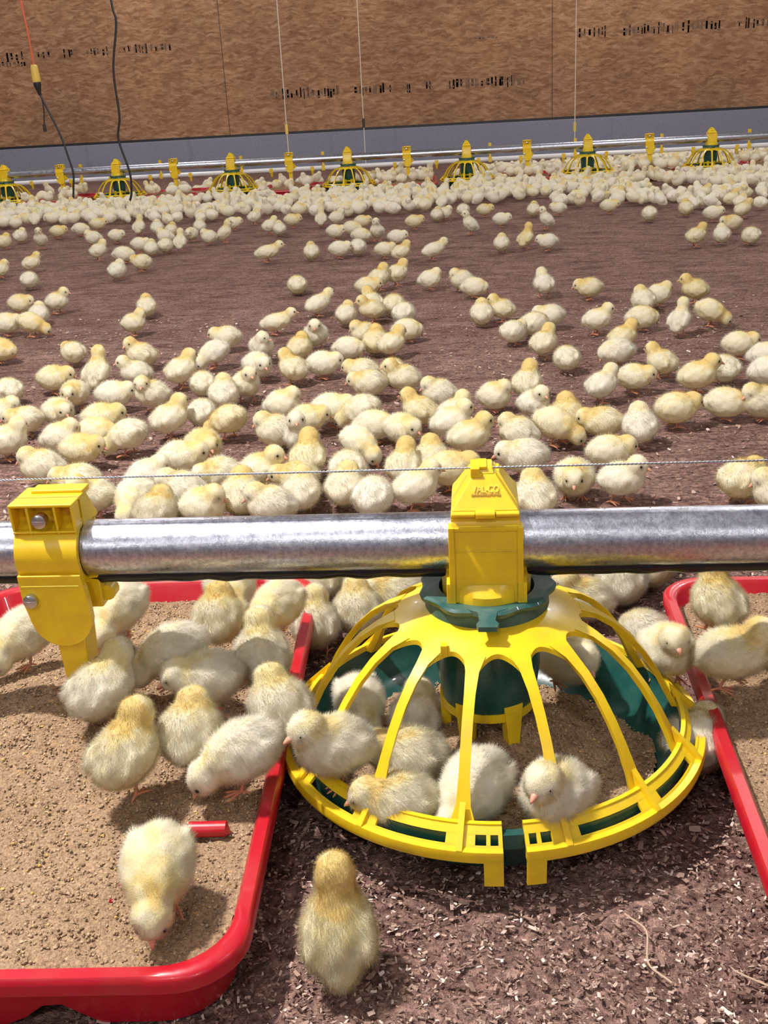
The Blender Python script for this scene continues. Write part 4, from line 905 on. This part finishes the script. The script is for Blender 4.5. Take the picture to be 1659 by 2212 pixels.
def build_pose(name, st, nh, hw_, hl, seed):
    d = dict(POSES[name]); dz = 0 if name in ('squat', 'doze') else .75
    d['b'] = [((c_[0], c_[1], c_[2]-dz), r_, p_) for c_, r_, p_ in d['b']]; d['h'] = ((d['h'][0][0], d['h'][0][1], d['h'][0][2]-dz),)+d['h'][1:]
    d['n'] = ((d['n'][0][0], d['n'][0][1], d['n'][0][2]-dz), (d['n'][1][0], d['n'][1][1], d['n'][1][2]-dz), d['n'][2]); d['leg'] = (d['leg'][0], d['leg'][1]-dz*.6)
    rs = np.random.RandomState(seed); hc, hyaw, hpit = d['h']; hc = Vector(hc); HR = 1.52
    prim = []
    for c_, r_, p_ in d['b']: prim.append((c_, r_, R_(p_)))
    def f(X, Y, Z):
        out = None; k = .55
        vals = []
        for c_, r_, p_ in prim:
            x_ = X-c_[0]; y_ = Y-c_[1]; z_ = Z-c_[2]; ca, sa = math.cos(p_), math.sin(p_)
            u = x_*ca+z_*sa; w = -x_*sa+z_*ca; q = np.sqrt((u/r_[0])**2+(y_/r_[1])**2+(w/r_[2])**2); vals.append((q-1)*min(r_))
        for s_ in (-1, 1):   # wings and thighs
            c0 = prim[0][0]; p_ = prim[0][2]-.25; x_ = X-(c0[0]-.5); y_ = Y-s_*2.2; z_ = Z-(c0[2]+.1); ca, sa = math.cos(p_), math.sin(p_)
            u = x_*ca+z_*sa; w = -x_*sa+z_*ca; vals.append((np.sqrt((u/2.3)**2+(y_/.72)**2+(w/1.25)**2)-1)*.72)
        A, B_, nr = d['n']; A = np.array(A); B_ = np.array(B_); ab = B_-A
        t = np.clip(((X-A[0])*ab[0]+(Y-A[1])*ab[1]+(Z-A[2])*ab[2])/(ab@ab), 0, 1)
        vals.append(np.sqrt((X-A[0]-ab[0]*t)**2+(Y-A[1]-ab[1]*t)**2+(Z-A[2]-ab[2]*t)**2)-nr)
        fwd = rot((1, 0, 0), R_(hyaw), R_(hpit)); dn = rot((0, 0, -1), R_(hyaw), R_(hpit))
        vals.append(np.sqrt((X-hc.x)**2+(Y-hc.y)**2+(Z-hc.z)**2)-HR)
        fc = hc+fwd*.75+dn*.25; vals.append(np.sqrt((X-fc.x)**2+(Y-fc.y)**2+(Z-fc.z)**2)-1.02)
        out = vals[0]
        for v_ in vals[1:]: h = np.clip(.5+.5*(v_-out)/k, 0, 1); out = out*h+v_*(1-h)-k*h*(1-h)
        return out
    f0 = f
    def f(X, Y, Z):
        o_ = f0(X, Y, Z)
        return o_+.10*np.sin(X*2.1+seed)*np.sin(Y*2.7+1)*np.sin(Z*2.3+seed*2)
    P, Q = surfnet(f, (-6.0, -3.9, -.2), (7.0, 3.9, 11.6), st)
    P[:, 2] = np.maximum(P[:, 2], .06)
    e = .05; Nn = np.stack([f(P[:, 0]+e*(i == 0), P[:, 1]+e*(i == 1), P[:, 2]+e*(i == 2))-f(P[:, 0]-e*(i == 0), P[:, 1]-e*(i == 1), P[:, 2]-e*(i == 2)) for i in range(3)], 1)
    Nn /= np.linalg.norm(Nn, axis=1)[:, None]+1e-9
    hcv = np.array(hc); nk = np.array(d['n'][0])
    fwd = np.array(rot((1, 0, 0), R_(hyaw), R_(hpit)))
    def tint(Pp, Nm):
        dh = np.linalg.norm(Pp-(hcv-fwd*.6+np.array([0, 0, .7])), axis=1); t = np.exp(-(dh/1.9)**2)
        t += .75*np.exp(-(np.linalg.norm(Pp-(nk+np.array([-.6, 0, 1.2])), axis=1)/1.7)**2)
        t += .45*np.exp(-(((Pp[:, 0]+.2)/2.2)**2+(Pp[:, 1]/1.3)**2))*np.clip(Nm[:, 2], 0, 1)
        nz = np.array([noise.noise((p[0]*.8, p[1]*.8, p[2]*.8+seed)) for p in Pp]) if len(Pp) < 40000 else 0
        t = np.clip(t*(.8+.5*nz)+.25*nz, 0, 1)
        face = np.exp(-(np.linalg.norm(Pp-(hcv+fwd*1.55), axis=1)/.62)**2)*.45
        upv = np.array(rot((0, 0, 1), R_(hyaw), R_(hpit))); sdv = np.cross(upv, fwd)
        for s_ in (-1, 1): face = face+.85*np.exp(-(np.linalg.norm(Pp-(hcv+fwd*1.08+sdv*s_*1.05+upv*.12), axis=1)/.42)**2)
        face = np.clip(face, 0, 1)
        return t, face
    V = P.tolist(); Fc = Q.tolist(); Nl = Nn.copy()
    T, Fa = tint(P, Nn); nb = len(P)
    if nh:
        ii = rs.randint(0, len(Q), nh); w4 = rs.dirichlet((1, 1, 1, 1), nh); hp = (P[Q[ii]]*w4[..., None]).sum(1); hn = Nn[Q[ii, 0]]
        back = np.array([-1, 0, -.35]); tg = back-(hn@back)[:, None]*hn; tg /= np.linalg.norm(tg, axis=1)[:, None]+1e-6
        dr = hn*.62+tg*.62+rs.normal(0, .26, (nh, 3)); dr /= np.linalg.norm(dr, axis=1)[:, None]
        dhd = np.linalg.norm(hp-hcv, axis=1); L = hl*rs.uniform(.55, 1.25, nh)*np.where(dhd < 1.9, .55, 1)
        dface = np.linalg.norm(hp-(hcv+fwd*1.75), axis=1); L *= np.clip(dface/.9, .12, 1)
        wv = np.cross(dr, hn); wv /= np.linalg.norm(wv, axis=1)[:, None]+1e-6; wv *= (hw_*.5*rs.uniform(.7, 1.3, nh))[:, None]
        a = hp-wv-hn*.05; b_ = hp+wv-hn*.05; c_ = hp+dr*L[:, None]; c_[:, 2] = np.maximum(c_[:, 2], .05)
        HV = np.stack([a, b_, c_], 1).reshape(-1, 3); V += HV.tolist(); HN = np.repeat(hn, 3, 0)
        # blend the strand normal a little with its own direction for soft clumps
        HN = HN+.25*np.repeat(dr, 3, 0); HN /= np.linalg.norm(HN, axis=1)[:, None]; Nl = np.concatenate([Nl, HN])
        g = np.cross(b_-a, c_-a); flip = (g*hn).sum(1) < 0
        for k in range(nh): i0 = nb+3*k; Fc.append((i0+1, i0, i0+2) if flip[k] else (i0, i0+1, i0+2))
        dj = rs.uniform(-.12, .12, nh); tt = np.repeat(np.clip(T[Q[ii, 0]]+dj, 0, 1), 3); T = np.concatenate([T, tt]); Fa = np.concatenate([Fa, np.repeat(Fa[Q[ii, 0]], 3)])
    me = bpy.data.meshes.new('chick_'+name); me.from_pydata((np.array(V)*.01).tolist(), [], Fc); me.materials.append(MT['down'])
    me.polygons.foreach_set('use_smooth', [True]*len(me.polygons)); me.update()
    me.normals_split_custom_set_from_vertices(Nl.tolist())
    at = me.color_attributes.new('down', 'FLOAT_COLOR', 'POINT'); cc = np.ones((len(V), 4), 'f'); cc[:, 0] = T; cc[:, 1] = Fa; at.data.foreach_set('color', cc.ravel())
    # beak, eyes, legs
    fw_ = Vector(fwd); up_ = rot((0, 0, 1), R_(hyaw), R_(hpit)); sd = up_.cross(fw_)
    b1 = MB(); bc = hc+fw_*1.55-up_*.22
    def ring(c0, rw, rh): return [c0+sd*rw*math.cos(t)+up_*rh*math.sin(t) for t in [2*PI*k/8 for k in range(8)]]
    vs = ring(bc, .42, .36)+ring(bc+fw_*.45-up_*.06, .28, .27)+ring(bc+fw_*.78-up_*.17, .13, .14)+[bc+fw_*.98-up_*.30]
    b1.add([v_*.01 for v_ in vs], [(i*8+k, i*8+(k+1) % 8, (i+1)*8+(k+1) % 8, (i+1)*8+k) for i in range(2) for k in range(8)]+[(16+k, 16+(k+1) % 8, 24) for k in range(8)])
    parts = [('beak', b1.mesh('beak', MT['beak'], ang=80), 'pinkish beak')]
    for s_ in (-1, 1):
        e1 = MB(); ec = hc+fw_*.98+sd*s_*1.10+up_*.20; rr_ = .235; vs = []
        for i in range(1, 6):
            for k in range(10): a = PI*i/6; t = 2*PI*k/10; vs.append((ec+(fw_*math.sin(a)*math.cos(t)+up_*math.sin(a)*math.sin(t)+sd*math.cos(a)*.8)*rr_)*.01)
        e1.add(vs, [(i*10+k, i*10+(k+1) % 10, (i+1)*10+(k+1) % 10, (i+1)*10+k) for i in range(4) for k in range(10)]+[tuple(range(10)), tuple(range(49, 39, -1))])
        parts.append(('eye', e1.mesh('eye', MT['eye'], ang=80), None))
    lx, lz = d['leg']
    for s_ in (-1, 1):
        l = MB(); y_ = s_*1.25; an = Vector((lx-.35, y_, .35)); kn = Vector((lx, y_*.95, lz))
        step_ = .9*s_ if name in ('run', 'stand', 'peck') else 0
        an.x += step_*.7
        l.tube([kn*.01, ((kn+an)/2+Vector((-.1, 0, 0)))*.01, an*.01], [.0019, .0016, .0017], 8)
        for ta in (-.5, 0, .5, PI):
            L = 1.45 if ta != PI else .6; tp = an+Vector((math.cos(ta)*L, math.sin(ta)*L, -.22)); md_ = an+Vector((math.cos(ta)*L*.5, math.sin(ta)*L*.5, -.05))
            l.tube([an*.01, md_*.01, tp*.01, (tp+Vector((math.cos(ta)*.22, math.sin(ta)*.22, -.06)))*.01], [.0015, .0013, .0011, .0004], 6)
        parts.append(('leg', l.mesh('leg', MT['leg'], ang=80), None))
    return me, parts
LIB = {}
CS = .86
def lib(name, lod):
    if (name, lod) not in LIB:
        sd = len(LIB)+1
        LIB[(name, lod)] = build_pose(name, *{0: (.20, 24000, .024, .70), 1: (.28, 5000, .045, .65), 2: (.52, 500, .13, .6)}[lod], sd)
    return LIB[(name, lod)]
GROUPN = 'fluffy chicks on the barn floor'
def place_chick(x_, y_, z_, yaw, pose, ti, label, lod, sc=1., group=GROUPN, jit=0):
    me, parts = lib(pose, lod)
    o = bpy.data.objects.new('chick', me); C.objects.link(o)
    o.location = (x_, y_, z_); o.rotation_euler = (0, 0, R_(yaw)); o.scale = (sc*CS,)*3
    o.color = (min(1.3, .35+ti*.9), max(0, ti*.58-.12+jit), 0, 1)
    tag(o, label, 'chick', group)
    if lod < 2:
        for nm, pm, pl in parts:
            c_ = bpy.data.objects.new(nm, pm); C.objects.link(c_); c_.parent = o
    return o
rc = random.Random(21)
taken = []
for (x_, y_, z_, yaw, pose, ti, label) in CHICKS:
    if pose == 'squat' and rc.random() < .35 and yaw not in (90,): pose = 'doze'
    if pose == 'stand' and rc.random() < .22 and y_ > 1.2: pose = 'turn'
    lod = 0 if y_ < 1.35 else 1
    sc = rc.uniform(.95, 1.06)*(1.0 if y_ > 1.2 else 1.0)
    place_chick(x_, y_, z_, yaw, pose, ti, label, lod, sc*(.85 if 'near feeder' in label and 'inside' in label and z_ < .03 else .94 if y_ < 1.1 else 1.05+.09*sm(2, 4.5, y_)), jit=rc.uniform(-.03, .05)); taken.append((x_, y_))
# the crowd in front of and beyond the far feeders
def interp(pts, x_):
    for (a, b_), (c_, d_) in zip(pts, pts[1:]):
        if a <= x_ <= c_: return b_+(d_-b_)*(x_-a)/(c_-a)
    return pts[0][1] if x_ < pts[0][0] else pts[-1][1]
grid = {}
def near(x_, y_, r):
    i, j = int(x_//.1), int(y_//.1)
    for a in (i-1, i, i+1):
        for b_ in (j-1, j, j+1):
            for p in grid.get((a, b_), ()):
                if (p[0]-x_)**2+(p[1]-y_)**2 < r*r: return True
    return False
for p in taken: grid.setdefault((int(p[0]//.1), int(p[1]//.1)), []).append(p)
crowd = []
bxs = [FX0+(i-2)*SP for i in range(-2, 7)]
for tr in range(26000):
    x_ = rc.uniform(-4.0, 2.5); y_ = rc.uniform(4.9, 8.9)
    if abs(x_+.0957*y_) > .385*y_+.15: continue
    f0, f1 = interp(CROWD_FRONT, x_), interp(CROWD_BACK, x_)
    if not f0+.02*noise.noise((x_*9, 0, 0)) < y_ < f1: continue
    dens = .35+.65*sm(0, .5, y_-f0)
    if y_ > 6.92: dens *= .03+.97*sm(-.7, .5, x_)
    if any(abs(x_-b_-SP/2) < .17 and abs(y_-FY) < .28 for b_ in bxs): dens = (.03 if y_ > 7.0 else .25)+.5*sm(-.9, .3, x_)
    elif noise.noise((x_*2.3, y_*1.6, 4)) < -.20: continue
    if rc.random() > dens: continue
    if y_ > 6.9 and any(math.hypot(x_-b_, y_-FY) < .20 for b_ in bxs): continue
    if any(math.hypot(x_-b_-SP/2, y_-FY) < .06 for b_ in bxs): continue
    if near(x_, y_, .073): continue
    grid.setdefault((int(x_//.1), int(y_//.1)), []).append((x_, y_)); crowd.append((x_, y_))
crowd.sort(key=lambda p: p[1])
NIND = max(0, 300-len(CHICKS)); bulk = []
PL = ['stand', 'squat', 'squat', 'hunch', 'hunch', 'peck', 'doze', 'upright', 'turn']
for k, (x_, y_) in enumerate(crowd):
    intray = any(abs(x_-b_-SP/2) < .17 and abs(y_-FY) < .28 for b_ in bxs); z_ = .05 if intray else 0
    if not intray and any(abs(x_-b_-SP/2) < .22 and abs(y_-FY) < .33 for b_ in bxs): z_ = .05 if rc.random() < 0 else 0; 
    pose = rc.choice(PL); yaw = rc.uniform(0, 360); ti = rc.choice((.05, .15, .2, .3, .45, .65)); sc = rc.uniform(1.06, 1.22)
    if k < NIND: place_chick(x_, y_, z_, yaw, pose, ti, 'pale chick at the packed front edge of the distant crowd', 2, sc, 'chicks at the front edge of the distant crowd', rc.uniform(-.03, .08))
    else: bulk.append((x_, y_, z_, yaw, pose, ti, sc))
V = []; Fc = []; CO = []; NN = []; off = 0; cache = {}
for (x_, y_, z_, yaw, pose, ti, sc) in bulk:
    me, _ = lib(pose, 2)
    if pose not in cache:
        v_ = np.empty(len(me.vertices)*3, 'f'); me.vertices.foreach_get('co', v_); c0 = np.empty(len(me.vertices)*4, 'f'); me.color_attributes['down'].data.foreach_get('color', c0)
        cache[pose] = (v_.reshape(-1, 3), c0.reshape(-1, 4), [tuple(p.vertices) for p in me.polygons])
    v0, c0, f0 = cache[pose]; a = R_(yaw); ca, sa = math.cos(a), math.sin(a)
    v_ = v0*sc*CS; V.append(np.stack([v_[:, 0]*ca-v_[:, 1]*sa+x_, v_[:, 0]*sa+v_[:, 1]*ca+y_, v_[:, 2]+z_], 1))
    cc = c0.copy(); cc[:, 0] = np.clip(c0[:, 0]*(.35+ti*.9)+ti*.42-.08, 0, 1); CO.append(cc); Fc += [tuple(i+off for i in q) for q in f0]; off += len(v0)
V = np.concatenate(V); CO = np.concatenate(CO)
me = bpy.data.meshes.new('distant_chicks'); me.from_pydata(V.tolist(), [], Fc); me.materials.append(MT['down']); me.polygons.foreach_set('use_smooth', [True]*len(me.polygons)); me.update()
at = me.color_attributes.new('down', 'FLOAT_COLOR', 'POINT'); at.data.foreach_set('color', CO.astype('f').ravel())
o = bpy.data.objects.new('distant_chicks', me); C.objects.link(o); o.color = (1, 0, 0, 1)
tag(o, 'dense far mass of pale chicks around the distant feeder line', 'chicks', kind='stuff')
print('crowd', len(crowd), 'bulk', len(bulk), 'verts', len(V))
